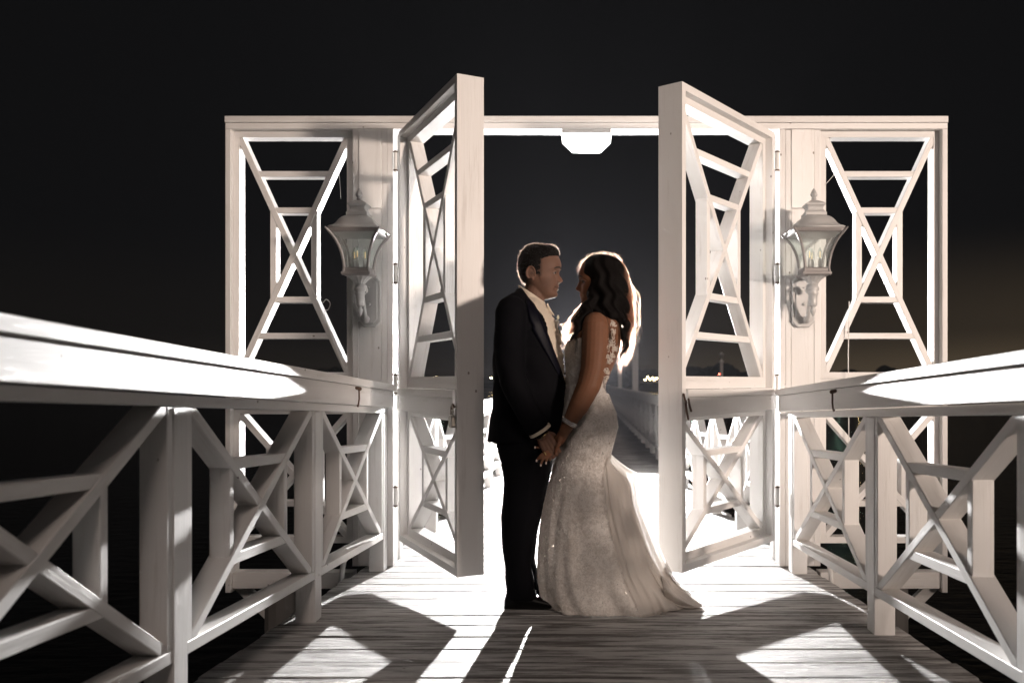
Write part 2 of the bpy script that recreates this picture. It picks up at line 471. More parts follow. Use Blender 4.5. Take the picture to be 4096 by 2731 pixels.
def tube(pts, rad, seg=10, caps=True, flat=None):
    """closed tapered tube with rounded ends along a polyline; flat=(axis, k) squashes the section along an axis"""
    P = np.asarray(pts, float); r = np.asarray(rad, float) * np.ones(len(P))
    T = np.gradient(P, axis=0); T /= np.maximum(np.linalg.norm(T, axis=1)[:, None], 1e-9)
    rings, rr, TT = [], [], []
    if caps:
        for k in (0., .35, .7):
            rings.append(P[0] - T[0] * r[0] * math.cos(math.asin(min(1, k + .12)))); rr.append(r[0] * (k + .12)); TT.append(T[0])
    for i in range(len(P)): rings.append(P[i]); rr.append(r[i]); TT.append(T[i])
    if caps:
        for k in (.7, .35, 0.):
            rings.append(P[-1] + T[-1] * r[-1] * math.cos(math.asin(min(1, k + .12)))); rr.append(r[-1] * (k + .12)); TT.append(T[-1])
    up = np.array([0, 1., 0]) if abs(T[0][1]) < .85 else np.array([1., 0, 0])
    V, F = [], []
    for c, q, t in zip(rings, rr, TT):
        u = np.cross(t, up); u /= np.linalg.norm(u); v = np.cross(t, u); up = -v if np.dot(-v, up) > 0 else v
        for k in range(seg):
            a = 2 * math.pi * k / seg
            off = (u * math.cos(a) + v * math.sin(a)) * q
            if flat is not None:
                ax = np.asarray(flat[0], float); off = off - ax * np.dot(off, ax) * (1 - flat[1])
            V.append(c + off)
    n = len(rings)
    for i in range(n - 1):
        for k in range(seg):
            k2 = (k + 1) % seg
            F.append([i * seg + k, i * seg + k2, (i + 1) * seg + k2, (i + 1) * seg + k])
    F.append(list(range(seg))[::-1]); F.append([(n - 1) * seg + k for k in range(seg)])
    return V, F

def ellipsoid(c, r, seg=20, rings=12):
    V, F = [np.array(c) + np.array([0, 0, -r[2]])], []
    for i in range(1, rings):
        ph = -math.pi / 2 + math.pi * i / rings
        for k in range(seg):
            a = 2 * math.pi * k / seg
            V.append(np.array(c) + np.array([r[0] * math.cos(ph) * math.cos(a), r[1] * math.cos(ph) * math.sin(a), r[2] * math.sin(ph)]))
    V.append(np.array(c) + np.array([0, 0, r[2]]))
    for k in range(seg):
        F.append([0, 1 + (k + 1) % seg, 1 + k])
    for i in range(rings - 2):
        for k in range(seg):
            a, b = 1 + i * seg + k, 1 + i * seg + (k + 1) % seg
            F.append([a, b, b + seg, a + seg])
    t = len(V) - 1; s0 = 1 + (rings - 2) * seg
    for k in range(seg): F.append([t, s0 + k, s0 + (k + 1) % seg])
    return V, F

def loft(rings, closed_ends=True):
    k = len(rings[0]); V = [p for r in rings for p in r]; F = []
    for i in range(len(rings) - 1):
        for j in range(k):
            j2 = (j + 1) % k
            F.append([i * k + j, i * k + j2, (i + 1) * k + j2, (i + 1) * k + j])
    if closed_ends:
        F.append(list(range(k))[::-1]); F.append([(len(rings) - 1) * k + j for j in range(k)])
    return V, F

def merge(parts):
    V, F = [], []
    for v, f in parts:
        b = len(V); V += list(v); F += [[b + i for i in q] for q in f]
    return V, F

def fuse(parts, voxel, smooth=4):
    V, F = merge(parts)
    me = bpy.data.meshes.new("tmp"); me.from_pydata([tuple(map(float, v)) for v in V], [], F); me.update()
    o = bpy.data.objects.new("tmp", me); COL.objects.link(o)
    md = o.modifiers.new("r", 'REMESH'); md.mode = 'VOXEL'; md.voxel_size = voxel
    if smooth:
        ms = o.modifiers.new("s", 'SMOOTH'); ms.factor = .5; ms.iterations = smooth
    ev = o.evaluated_get(bpy.context.evaluated_depsgraph_get())
    m2 = ev.to_mesh()
    n = len(m2.vertices); co = np.empty(n * 3, np.float32); m2.vertices.foreach_get("co", co)
    f = [list(p.vertices) for p in m2.polygons]
    ev.to_mesh_clear()
    bpy.data.objects.remove(o); bpy.data.meshes.remove(me)
    return co.reshape(-1, 3).astype(float), f

def trim(V, F, fn, axis=0):
    """drop faces where fn>0 everywhere, slide the rim vertices to fn=0 along an axis"""
    V = np.array(V, float); val = np.array([fn(v) for v in V])
    keep = [q for q in F if min(val[i] for i in q) <= 0]
    cnt = {}
    for q in keep:
        for a, b in zip(q, q[1:] + q[:1]):
            k = (min(a, b), max(a, b)); cnt[k] = cnt.get(k, 0) + 1
    rim = set(i for k, c in cnt.items() if c == 1 for i in k)
    for i in set(i for q in keep for i in q):
        if val[i] > 0 or (i in rim and val[i] > -.012):
            V[i, axis] -= val[i]
    used = sorted(set(i for q in keep for i in q)); mp = {u: k for k, u in enumerate(used)}
    return V[used], [[mp[i] for i in q] for q in keep]

def interp(z, tab, k=1):
    t = sorted(tab); return float(np.interp(z, [a[0] for a in t], [a[k] for a in t]))

# ---------------------------------------------------------------- deck, water, far shore
SLOPE = .0437
def ramp(y):
    return SLOPE * (5.3 - y) if y < 10 else SLOPE * (5.3 - 10)
HW = 1.345          # half width of the boardwalk

wm, wt, wbs, _ = nmat("night_water")
wbs.inputs["Base Color"].default_value = (.0008, .001, .0011, 1); wbs.inputs["Roughness"].default_value = .12
tc = wt.nodes.new("ShaderNodeTexCoord"); mp = wt.nodes.new("ShaderNodeMapping"); mp.inputs["Scale"].default_value = (.9, 2.2, 1)
wn = wt.nodes.new("ShaderNodeTexNoise"); wn.inputs["Scale"].default_value = 2.0; wn.inputs["Detail"].default_value = 6
wt.links.new(tc.outputs["Object"], mp.inputs[0]); wt.links.new(mp.outputs[0], wn.inputs[0])
wbp = wt.nodes.new("ShaderNodeBump"); wbp.inputs["Strength"].default_value = .9; wbp.inputs["Distance"].default_value = .12
wt.links.new(wn.outputs[0], wbp.inputs["Height"]); wt.links.new(wbp.outputs[0], wbs.inputs["Normal"])
WL = -2.3
vs, fs = [], []
gx = np.concatenate([np.linspace(-900, -40, 8), np.linspace(-30, 30, 13), np.linspace(40, 900, 8)])
gy = np.concatenate([np.linspace(-60, 60, 25), np.linspace(80, 330, 8)])
for y in gy:
    for x in gx: vs.append((x, y, WL + .01 * math.sin(x * 1.3 + y * .7)))
for j in range(len(gy) - 1):
    for i in range(len(gx) - 1):
        a = j * len(gx) + i; fs.append((a, a + 1, a + 1 + len(gx), a + len(gx)))
w = mesh("water", vs, fs, wm, smooth=True); tag(w, "dark night water under the boardwalk", kind="structure")

LAND = simple("dark_land", (.012, .013, .012), .9)
vs, fs = [], []
xs = np.linspace(-900, 900, 91)
for i, x in enumerate(xs):
    vs += [(x, 300, WL - .5), (x, 303 + 2 * math.sin(i * 1.7), WL + .9), (x, 340, WL + 2), (x, 900, WL + 3)]
for i in range(len(xs) - 1):
    for j in range(3):
        a = i * 4 + j; fs.append((a, a + 4, a + 5, a + 1))
tag(mesh("shore", vs, fs, LAND, smooth=True), "low dark far shore across the water", kind="structure")

TREES = simple("dark_far_trees", (.010, .013, .012), .95)
parts = []
tr = random.Random(3)
x = -330
while x < 330:
    px = x / 320 * 1990 + 1347
    h = 3.2 + 1.5 * math.sin(x * .05) + tr.uniform(-.9, 1.2)
    if 1890 < px < 2120: h += 2.0 + 1.2 * math.sin(x * .4)
    if 1640 < px < 1700: h += 2
    rx = tr.uniform(3, 6)
    v, f = ellipsoid((x, 320 + tr.uniform(-6, 10), WL + 1.5 + h * .5), (rx, 4, h * .62 + 1.2), 12, 8)
    v = [p + np.array([tr.uniform(-.5, .5), tr.uniform(-.5, .5), tr.uniform(-.45, .45)]) for p in v]
    parts.append((v, f)); x += tr.uniform(2.0, 4.2)
v, f = merge(parts)
tag(mesh("tree_line", v, f, TREES), "black line of trees along the far shore", kind="stuff")

# boardwalk planks, each one its own piece
PITCH = .192
def plank_mesh(k):
    r_ = random.Random(k)
    mb = MB()
    l, rr = -HW - r_.uniform(0, .025), HW + r_.uniform(0, .025)
    fr = (np.array([0, 0, 0.]), np.array([1., 0, 0]), np.array([0, 1., 0]), np.array([0, 0, 1.]))
    n = 8
    lo = [(l + (rr - l) * i / n, -PITCH / 2 + .004 + r_.uniform(0, .003)) for i in range(n + 1)]
    hi = [(l + (rr - l) * i / n, PITCH / 2 - .004 - r_.uniform(0, .003)) for i in range(n, -1, -1)]
    mb.prism(lo + hi, fr, -.038, 0, (1, 0), .004)
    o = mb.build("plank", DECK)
    me = o.data; bpy.data.objects.remove(o)
    return me
plank_meshes = [plank_mesh(k) for k in range(9)]
mb = MB()
def sloped(mb_, x0, x1, ya, yb, top, h):
    """beam following the boardwalk"""
    fr = (np.array([0, 0, 0.]), np.array([0, 1., 0]), np.array([0, 0, 1.]), np.array([1., 0, 0]))
    ys = [ya] + ([10.0] if ya < 10 < yb else []) + [yb]
    for p, q in zip(ys[:-1], ys[1:]):
        mb_.prism([(p, ramp(p) + top - h), (q, ramp(q) + top - h), (q, ramp(q) + top), (p, ramp(p) + top)], fr, x0, x1, (1, 0), 0)
for xx in (-1.25, -.45, .4, 1.2):
    sloped(mb, xx, xx + .05, -1.6, 90, -.042, .22)
deck = mb.build("deck", PILE); tag(deck, "weathered grey plank boardwalk over the water", kind="structure")
y = -1.5; i = 0
while y < 14.2:
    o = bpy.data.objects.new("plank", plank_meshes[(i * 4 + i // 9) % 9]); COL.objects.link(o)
    o.location = (random.uniform(-.008, .008), y, ramp(y) + random.uniform(-.0025, .0015))
    o.rotation_euler = (-math.atan(SLOPE) if y < 10 else 0, random.uniform(-.0012, .0012), random.uniform(-.001, .001))
    o.parent = deck
    y += PITCH; i += 1
mb = MB()
while y < 92:
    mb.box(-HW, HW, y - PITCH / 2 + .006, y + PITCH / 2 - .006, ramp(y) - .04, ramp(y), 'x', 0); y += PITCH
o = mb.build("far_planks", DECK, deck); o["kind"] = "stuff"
for py in [-1.0, 2.6, 5.42, 8.6] + [11.8 + 3.2 * k for k in range(12)]:
    for sx in (-1, 1):
        v, f = tube([(sx * 1.17, py, -3.2), (sx * 1.17, py, ramp(py) - .27)], [.13, .12], 14, caps=False)
        mesh("pile", v, f, PILE, deck, smooth=False)

# ---------------------------------------------------------------- X-braced railings
def railing(side, posts, y0, y1, label, group, xin=1.2, hook=None, dz=0.):
    """posts: centre distances; y0..y1 the run; built in world metres"""
    def rp(q): return ramp(q) + dz
    root = empty("railing", (side * xin, y0, ramp(y0)), label=label, cat="railing", group=group)
    n = np.array([side, 0, 0.])
    def frame(): return (np.array([side * xin, 0, 0.]), np.array([0, 1., 0]), np.array([0, 0, 1.]), n)
    fr = frame()
    def rail(name, ya, yb, t0, t1, a, b, ch=.0025):
        ys = [ya] + ([10.0] if ya < 10 < yb else []) + [yb]
        mb = MB()
        lo = [(q, rp(q) + t0) for q in ys]; hi = [(q, rp(q) + t1) for q in ys[::-1]]
        mb.prism(lo + hi, fr, a, b, (1, 0), ch)
        return mb.build(name, WHITE, root)
    rail("cap_rail", y0, y1, 1.069, 1.107, -.052, .115)
    fa = rail("fascia_board", y0, y1 - .004, .972, 1.067, -.040, -.002)
    rail("top_rail", y0, y1 - .02, .936, .970, .001, .089)
    if hook is not None:
        hk = []
        z = rp(hook) + 1.052
        v1, f1 = tube([(side * (xin - .046), hook, z + .004), (side * (xin - .062), hook, z)], [.008, .010], 8)
        v2, f2 = tube([(side * (xin - .058), hook, z), (side * (xin - .058), hook + .004, z - .05), (side * (xin - .055), hook + .004, z - .075),
                       (side * (xin - .055), hook - .008, z - .088), (side * (xin - .055), hook - .018, z - .083)], .0045, 6)
        v, f = merge([(v1, f1), (v2, f2)])
        mesh("hook", v, f, IRON, fa, smooth=True)
    P = sorted(posts)
    far = MB()
    for p in P:
        fine = p < 14
        mb = MB()
        mb.prism([(p - .0445, ramp(p) + .001), (p + .0445, ramp(p) + .001), (p + .0445, rp(p) + .934), (p - .0445, rp(p) + .934)], fr, 0, .089, (0, 1), .003)
        mb.build("post", WHITE, root)
    for a, b in zip(P[:-1], P[1:]):
        A, B = a + .0445, b - .0445
        rise = (rp(B) - rp(A)) / (B - A)
        f2 = (np.array([side * xin, A, rp(A)]), np.array([0, 1., rise]), np.array([0, 0, 1.]), n)
        W = B - A
        fine = a < 13.0
        into = None if fine else far
        def bx(name, s0, t0, s1, t1, n0, n1, d):
            poly = [(s0, t0), (s1, t0), (s1, t1), (s0, t1)]
            if into is not None: into.prism(poly, f2, n0, n1, d, 0)
            else: MB().prism(poly, f2, n0, n1, d).build(name, WHITE, root)
        bx("bottom_rail", .001, .190, W - .001, .228, .002, .087, (1, 0))
        bx("end_stile", .001, .229, .034, .935, .003, .084, (0, 1))
        bx("end_stile", W - .034, .229, W - .001, .935, .003, .084, (0, 1))
        lattice(f2, .035, .229, W - .035, .935, .004, .086, .27, (.27,), .036, root, into)
    if far.v:
        o = far.build("lattice", WHITE, root); o["kind"] = "stuff"
    return root

railing(-1, [1.25, 2.565, 3.88, 5.175], -.6, 5.225, "white X-braced railing along the left edge of the boardwalk, nearest the viewer",
        "X-braced railings along the boardwalk", hook=4.35)
railing(1, [-.28, 1.03, 2.345, 3.66, 5.1], -.9, 5.245, "white X-braced railing along the right edge of the boardwalk, nearest the viewer",
        "X-braced railings along the boardwalk", hook=4.02, dz=-.026)
fp = [5.62 + 1.34 * k for k in range(36)]
railing(-1, fp, 5.57, 52.6, "long white railing running away behind the open left gate leaf", "X-braced railings along the boardwalk")
railing(1, fp, 5.57, 52.6, "long white railing running into the dark behind the bride", "X-braced railings along the boardwalk")

# ---------------------------------------------------------------- the gate
G = empty("gate", (0, 5.3, 0), label="wide white timber gate with X-braced side panels and two leaves swung open", cat="gate")
FX = (np.array([0, 5.3, 0.]), np.array([1., 0, 0]), np.array([0, 0, 1.]), np.array([0, 1., 0]))
def rect(x0, z0, x1, z1): return [(x0, z0), (x1, z0), (x1, z1), (x0, z1)]
MB().prism(rect(-2.212, 2.713, 2.212, 2.7525), FX, -.006, .140, (1, 0)).build("header_board", WHITE, G)
MB().prism(rect(-2.210, 2.675, 2.210, 2.7115), FX, 0, .136, (1, 0)).build("header_board", WHITE, G)
# octagonal block under the header, with a glow added to whiten it
OCT_GLOW = emis("glowing_white", (1.0, .97, .93), 9.0)
LP = empty("header_octagon", (0, 5.36, 2.672), label="glowing white octagonal block fixed under the middle of the header", cat="block")
MB().prism(rect(-.152, 2.652, .152, 2.674), FX, .004, .128, (1, 0)).build("base_plate", WHITE, LP)
MB().prism([(-.088, 2.558), (.088, 2.558), (.150, 2.618), (.150, 2.651), (-.150, 2.651), (-.150, 2.618)], FX, .010, .122, (1, 0), .006).build("octagon_block", OCT_GLOW, LP)
for s in (-1, 1):
    def bx(name, x0, z0, x1, z1, n0, n1, d=(0, 1)):
        return MB().prism(rect(s * x0, z0, s * x1, z1), FX, n0, n1, d).build(name, WHITE, G)
    bx("outer_stile", 2.177, -.16, 2.210, 2.674, 0, .138)
    # pier: a core and applied boards of slightly different thickness
    bx("pier_core", 1.184, .002, 1.431, 2.673, .022, .135)
    bx("pier_board", 1.394, .002, 1.433, 2.672, .003, .020)
    bx("pier_board", 1.2535, .002, 1.3925, 2.188, .004, .0205)
    bx("pier_board", 1.2535, 2.190, 1.3925, 2.671, -.005, .0195)
    bx("pier_board", 1.2185, .002, 1.2520, 2.670, .001, .0208)
    bx("pier_board", 1.182, .002, 1.2172, 2.673, -.001, .0212)
    # side panel frames
    m = MB().ring((s * 1.4405, 1.150, s * 2.176, 2.672), (s * 1.478, 1.188, s * 2.142, 2.636), FX, .046, .138)
    p1 = m.build("panel_frame", WHITE, G)
    lattice(FX, min(s * 1.478, s * 2.142), 1.188, max(s * 1.478, s * 2.142), 2.636, .048, .136, .31, (.155, .31), .036, p1)
    m = MB().ring((s * 1.4405, .135, s * 2.176, .968), (s * 1.478, .173, s * 2.142, .930), FX, .046, .138)
    p2 = m.build("panel_frame", WHITE, G)
    lattice(FX, min(s * 1.478, s * 2.142), .173, max(s * 1.478, s * 2.142), .930, .048, .136, .27, (.27,), .036, p2)
    bx("mid_rail", 1.436, .970, 2.175, 1.148, .030, .120, (1, 0))
    bx("sill_beam", 1.436, -.14, 2.175, -.04, .02, .12, (1, 0))
    for (xa, za, xb, zb) in ((1.46, -.14, 1.82, -.50), (2.15, -.14, 1.79, -.50)):
        poly, d = strip((s * xa, za), (s * xb, zb), .07)
        MB().prism(poly, FX, .03 if xa < xb else .075, .07 if xa < xb else .115, d).build("under_brace", WHITE, G)
    v, f = tube([(s * 1.9, 5.40, -3.2), (s * 1.9, 5.40, -.141)], [.11, .10], 12, caps=False)
    mesh("pile", v, f, PILE, G)

def leaf(H, a, n, tall):
    H, a, n = np.array([*H, 0.]), np.array([*a, 0.]), np.array([*n, 0.])
    fr = (H, a, np.array([0, 0, 1.]), n)
    L = 1.13
    d = MB().ring((0, .161, L, tall), (.038, .199, L - .038, tall - .038), fr, 0, .14).build("gate_door", WHITE, G)
    MB().ring((.0385, 1.092, L - .0385, tall - .0385), (.076, 1.158, L - .076, tall - .076), fr, .045, .132).build("lattice_frame", WHITE, d)
    lattice(fr, .076, 1.158, L - .076, tall - .076, .047, .130, .31, (.155, .31), .036, d)
    MB().ring((.0385, .1995, L - .0385, .966), (.076, .244, L - .076, .925), fr, .045, .132).build("lattice_frame", WHITE, d)
    lattice(fr, .076, .244, L - .076, .925, .047, .130, .27, (.27,), .036, d)
    MB().prism(rect(.014, 1.050, L - .05, 1.090), fr, -.010, .044, (1, 0)).build("ledge_board", WHITE, d)
    MB().prism([(.020, .962), (L - .055, .940), (L - .055, 1.049), (.020, 1.049)], fr, -.006, .043, (1, 0)).build("middle_board", WHITE, d)
    return d, fr
def unit(x, y):
    q = math.hypot(x, y); return (x / q, y / q)
aL = unit(.51, -1.01); nL = (-aL[1], aL[0])
aR = unit(-.675, -.92); nR = (aR[1], -aR[0])
dL, frL = leaf((-1.150, 5.300), aL, nL, 2.655)
dR, frR = leaf((1.153, 5.300), aR, nR, 2.650)
for s in (-1, 1):
    for z in (2.475, 1.79, 1.115, .43):
        v, f = tube([(s * 1.166, 5.291, z - .057), (s * 1.166, 5.291, z + .057)], .0125, 12)
        h = mesh("hinge", v, f, PIPE, G, smooth=False)
        for dz in (-.056, .056):
            v, f = ellipsoid((s * 1.166, 5.291, z + dz), (.0145, .0145, .008), 10, 6)
            mesh("pin_head", v, f, IRON, h, smooth=True)

def at_leaf(fr, s, n, z): return fr[0] + fr[1] * s + fr[3] * n + np.array([0, 0, z])
# staple and padlock on the left leaf, broken hasp on the right
p = at_leaf(frL, 1.105, -.004, 1.005)
pts = [p + np.array([0, 0, .012 * math.sin(t)]) + frL[1] * (.016 * math.cos(t)) - frL[3] * .01 for t in np.linspace(0, 2 * math.pi, 13)]
v, f = tube(pts, .0045, 6, caps=False); mesh("staple", v, f, IRON, dL, smooth=True)
v, f = tube([p + frL[3] * .012, p - frL[3] * .010], .004, 6); mesh("staple", v, f, IRON, dL, smooth=True)
PL = empty("padlock", tuple(p + np.array([0, 0, -.09])), label="small steel padlock hanging from the staple of the left gate leaf", cat="padlock")
c = p - frL[3] * .014
sh = [c + frL[1] * (.017 * math.cos(t)) + np.array([0, 0, -.014 + .020 * math.sin(t)]) for t in np.linspace(0, math.pi, 9)]
sh = [sh[0] + np.array([0, 0, -.03])] + sh + [sh[-1] + np.array([0, 0, -.03])]
v, f = tube(sh, .0045, 8); mesh("shackle", v, f, PADLOCK, PL, smooth=True)
frP = (c + np.array([0, 0, -.075]), frL[1], np.array([0, 0, 1.]), frL[3])
MB().prism([(-.028, -.018), (-.02, -.028), (.02, -.028), (.028, -.018), (.028, .022), (.018, .034), (-.018, .034), (-.028, .022)], frP, -.011, .011, (1, 0), .004).build("lock_body", PADLOCK, PL)
q = at_leaf(frR, 1.105, -.006, 1.03)
for k, (dx, dz, tl) in enumerate(((0, 0, .09), (.03, .01, .06), (-.02, .035, .04))):
    v, f = tube([q - frR[1] * dx + np.array([0, 0, dz]), q - frR[1] * (dx - .012) - frR[3] * .014 + np.array([0, 0, dz - tl * .6]), q - frR[1] * (dx + .006) - frR[3] * .012 + np.array([0, 0, dz - tl])], .006, 6)
    mesh("hasp", v, f, IRON, dR, smooth=True)

# ---------------------------------------------------------------- wall lanterns
def square_loft(cx, cy, levels, rot=0):
    rings = []
    for h, z in levels:
        rr = []
        for (ux, uy) in ((-1, -1), (0, -1), (1, -1), (1, 0), (1, 1), (0, 1), (-1, 1), (-1, 0)):
            rr.append(np.array([cx + ux * h, cy + uy * h, z]))
        rings.append(rr)
    return loft(rings)
def round_loft(cx, cy, levels, seg=20, flute=0):
    rings = []
    for r, z in levels:
        rings.append([np.array([cx + r * (1 + flute * (k % 2)) * math.cos(2 * math.pi * k / seg), cy + r * (1 + flute * (k % 2)) * math.sin(2 * math.pi * k / seg), z]) for k in range(seg)])
    return loft(rings)
FIL = emis("bulb_filament", (1.0, .66, .32), .8)
def lantern(s):
    cx, cy = s * 1.332, 5.075
    side = "left" if s < 0 else "right"
    other = "the open leaf with the padlock" if s < 0 else "the open leaf behind the bride's back"
    Lr = empty("wall_lantern", (cx, 5.29, 1.45), label=f"grey glass wall lantern on the pier beside {other}", cat="lantern", group="lanterns on the gate piers")
    # back plate
    fr = (np.array([s * 1.322, 5.294, 0.]), np.array([1., 0, 0]), np.array([0, 0, 1.]), np.array([0, -1., 0]))
    def octa(w, z0, z1, c): return [(-w, z0 + c), (-w + c, z0), (w - c, z0), (w, z0 + c), (w, z1 - c), (w - c, z1), (-w + c, z1), (-w, z1 - c)]
    bp = MB().prism(octa(.068, 1.46, 1.775, .034), fr, 0, .018, (0, 1), .006).build("back_plate", PEWTER, Lr)
    MB().prism(octa(.050, 1.482, 1.753, .026), fr, .0185, .026, (0, 1), .004).build("raised_panel", PEWTER, bp)
    for k in range(26):   # fluted rim
        t = k / 26
        if t < .5: z = 1.50 + t * 2 * .235; xx = .0595
        else: z = 1.50 + (t - .5) * 2 * .235; xx = -.0595
        MB().prism([(xx - .007, z - .003), (xx + .007, z - .003), (xx + .007, z + .003), (xx - .007, z + .003)], fr, .0182, .0215, None, 0).build("flute", PEWTER, bp)
    for z in (1.60, 1.70):
        v, f = ellipsoid((s * 1.322, 5.294 - .028, z), (.011 if z < 1.65 else .006,) * 3, 12, 8); mesh("screw", v, f, PEWTER, bp, smooth=True)
    # S shaped arm and stem
    v, f = tube([(cx, 5.27, 1.515), (cx, 5.24, 1.50), (cx, 5.205, 1.53), (cx, 5.185, 1.575), (cx, 5.16, 1.62), (cx, 5.135, 1.655), (cx, 5.165, 1.69), (cx, 5.20, 1.70), (cx, 5.215, 1.675)],
                [.014, .019, .013, .012, .013, .014, .012, .014, .017], 10)
    mesh("scroll_arm", v, f, PEWTER, Lr, smooth=True)
    st = cy + .02
    v, f = round_loft(cx, st, [(.002, 1.512), (.014, 1.535), (.018, 1.552), (.010, 1.566), (.018, 1.572), (.026, 1.582), (.024, 1.60), (.027, 1.64), (.034, 1.648), (.026, 1.655), (.036, 1.668), (.036, 1.682), (.028, 1.69), (.030, 1.70)], 18)
    mesh("stem", v, f, PEWTER, Lr, smooth=True)
    v, f = round_loft(cx, st, [(.026, 1.700), (.032, 1.712), (.046, 1.728), (.068, 1.744)], 28, .07)
    mesh("fluted_cup", v, f, PEWTER, Lr)
    v, f = square_loft(cx, cy, [(.070, 1.744), (.083, 1.752), (.083, 1.763), (.074, 1.768), (.074, 1.785), (.078, 1.790)])
    mesh("tray", v, f, TRIM, Lr)
    # flared glass cage: half width against height
    prof = [(.066, 1.790), (.070, 1.83), (.077, 1.87), (.087, 1.905), (.101, 1.94), (.119, 1.97), (.135, 1.99)]
    for (ax, ay) in ((0, -1), (1, 0), (0, 1), (-1, 0)):
        V, F = [], []
        for h, z in prof:
            for e_ in (-1, 1):
                if ax == 0: V.append((cx + e_ * h * .97, cy + ay * h * .97, z))
                else: V.append((cx + ax * h * .97, cy + e_ * h * .97, z))
        for k in range(len(prof) - 1): F.append([2 * k, 2 * k + 1, 2 * k + 3, 2 * k + 2])
        mesh("glass_pane", V, F, GLASS, Lr, smooth=True)
    for (ux, uy) in ((-1, -1), (1, -1), (1, 1), (-1, 1)):
        pts = [(cx + ux * (h + .002), cy + uy * (h + .002), z) for h, z in prof]
        pts = [(cx + ux * .074, cy + uy * .074, 1.752)] + pts + [(cx + ux * .152, cy + uy * .152, 2.008)]
        v, f = tube(pts, [.008] + [.0085] * (len(pts) - 2) + [.005], 8); mesh("corner_rib", v, f, TRIM, Lr, smooth=True)
    v, f = square_loft(cx, cy, [(.128, 1.985), (.139, 1.99), (.141, 2.008), (.134, 2.010)]); tf = mesh("top_frame", v, f, TRIM, Lr)
    for k in range(24):   # dentils along the front and the side facing the gate
        u = -.12 + .24 * k / 23
        MB().box(cx + u - .0028, cx + u + .0028, cy - .1435, cy - .1405, 1.992, 2.005, 'z', 0).build("dentil", TRIM, tf)
    v, f = square_loft(cx, cy, [(.142, 2.0105), (.143, 2.016), (.134, 2.022), (.119, 2.029), (.108, 2.040), (.100, 2.054), (.091, 2.068), (.079, 2.081), (.066, 2.090), (.056, 2.094)])
    mesh("roof", v, f, PEWTER, Lr, smooth=True)
    v, f = square_loft(cx, cy, [(.060, 2.0945), (.060, 2.112), (.052, 2.118), (.044, 2.130), (.043, 2.142), (.048, 2.152), (.056, 2.158), (.056, 2.165), (.046, 2.172), (.022, 2.186), (.010, 2.190)])
    mesh("chimney", v, f, PEWTER, Lr)
    v, f = round_loft(cx, cy, [(.009, 2.188), (.016, 2.198), (.011, 2.206), (.020, 2.218), (.021, 2.226), (.012, 2.246), (.002, 2.262)], 8)
    mesh("finial", v, f, PEWTER, Lr)
    for k in range(3):
        a = 2 * math.pi * (k / 3 + .08 + (.18 if s > 0 else 0))
        bx_, by_ = cx + .036 * math.cos(a), cy + .036 * math.sin(a)
        v, f = round_loft(bx_, by_, [(.011, 1.791), (.011, 1.836), (.009, 1.838), (.009, 1.848)], 12); sk = mesh("socket", v, f, PEWTER, Lr, smooth=True)
        v, f = round_loft(bx_, by_, [(.007, 1.849), (.013, 1.862), (.016, 1.876), (.012, 1.893), (.005, 1.908), (.001, 1.918)], 12); mesh("bulb", v, f, GLASS, sk, smooth=True)
        v, f = tube([(bx_, by_, 1.855), (bx_, by_, 1.888)], .003, 6); mesh("filament", v, f, FIL, sk)
    return Lr
lantern(-1); lantern(1)
# conduits feeding the lanterns, loose wires
for s in (-1, 1):
    v, f = tube([(s * 1.42, 5.27, .10), (s * 1.445, 5.24, .075), (s * 1.45, 5.18, .06), (s * 1.44, 5.10, .0), (s * 1.44, 5.08, -.06), (s * 1.44, 5.07, -.25), (s * 1.44, 5.12, -.9)], .016, 10)
    tag(mesh("conduit", v, f, PIPE, smooth=True), f"short white conduit bending down beside the foot of the gate's {'left' if s < 0 else 'right'} pier", "pipe", "conduits at the gate piers")
def wire(pts, label, r_=.0016):
    P = np.array(pts, float); q = []
    for i in range(len(P) - 1):      # smooth bends
        a, b, c, d = P[max(i - 1, 0)], P[i], P[i + 1], P[min(i + 2, len(P) - 1)]
        for t in np.linspace(0, 1, 6, endpoint=False):
            q.append(.5 * (2 * b + (c - a) * t + (2 * a - 5 * b + 4 * c - d) * t * t + (3 * b - a - 3 * c + d) * t ** 3))
    pts = q + [P[-1]]
    v, f = tube(pts, r_, 6); tag(mesh("wire", v, f, WIRE, smooth=True), label, "wire", "loose wires on the gate")
wire([(-1.535, 5.33, 2.404), (-1.52, 5.325, 2.40), (-1.514, 5.325, 2.33), (-1.511, 5.33, 2.255)], "short pale wire dangling high in the left side panel")
wire([(-1.622, 5.335, 1.615), (-1.60, 5.33, 1.635), (-1.575, 5.325, 1.61), (-1.59, 5.33, 1.572), (-1.615, 5.335, 1.56), (-1.585, 5.34, 1.45), (-1.50, 5.34, 1.22)], "curled white wire on the brace beside the left lantern", .0025)
wire([(1.47, 5.34, 2.34), (1.54, 5.33, 2.42)], "straight pale wire stretched at the top of the right side panel")
wire([(1.615, 5.325, 1.62), (1.608, 5.32, 1.30), (1.610, 5.32, 1.02), (1.612, 5.32, .62)], "long white cord hanging down in the right side panel", .003)

# ---------------------------------------------------------------- the couple
PX = 473.8            # photograph pixels per metre where they stand
YC = 4.2
def W(x, y, d=0.):    # a point at the couple's distance
    return np.array([(x - 1347) / PX, YC + d, EYE - (y - 877) / PX])
def PXX(x): return (x - 1347) / PX
def PZ(y): return EYE - (y - 877) / PX

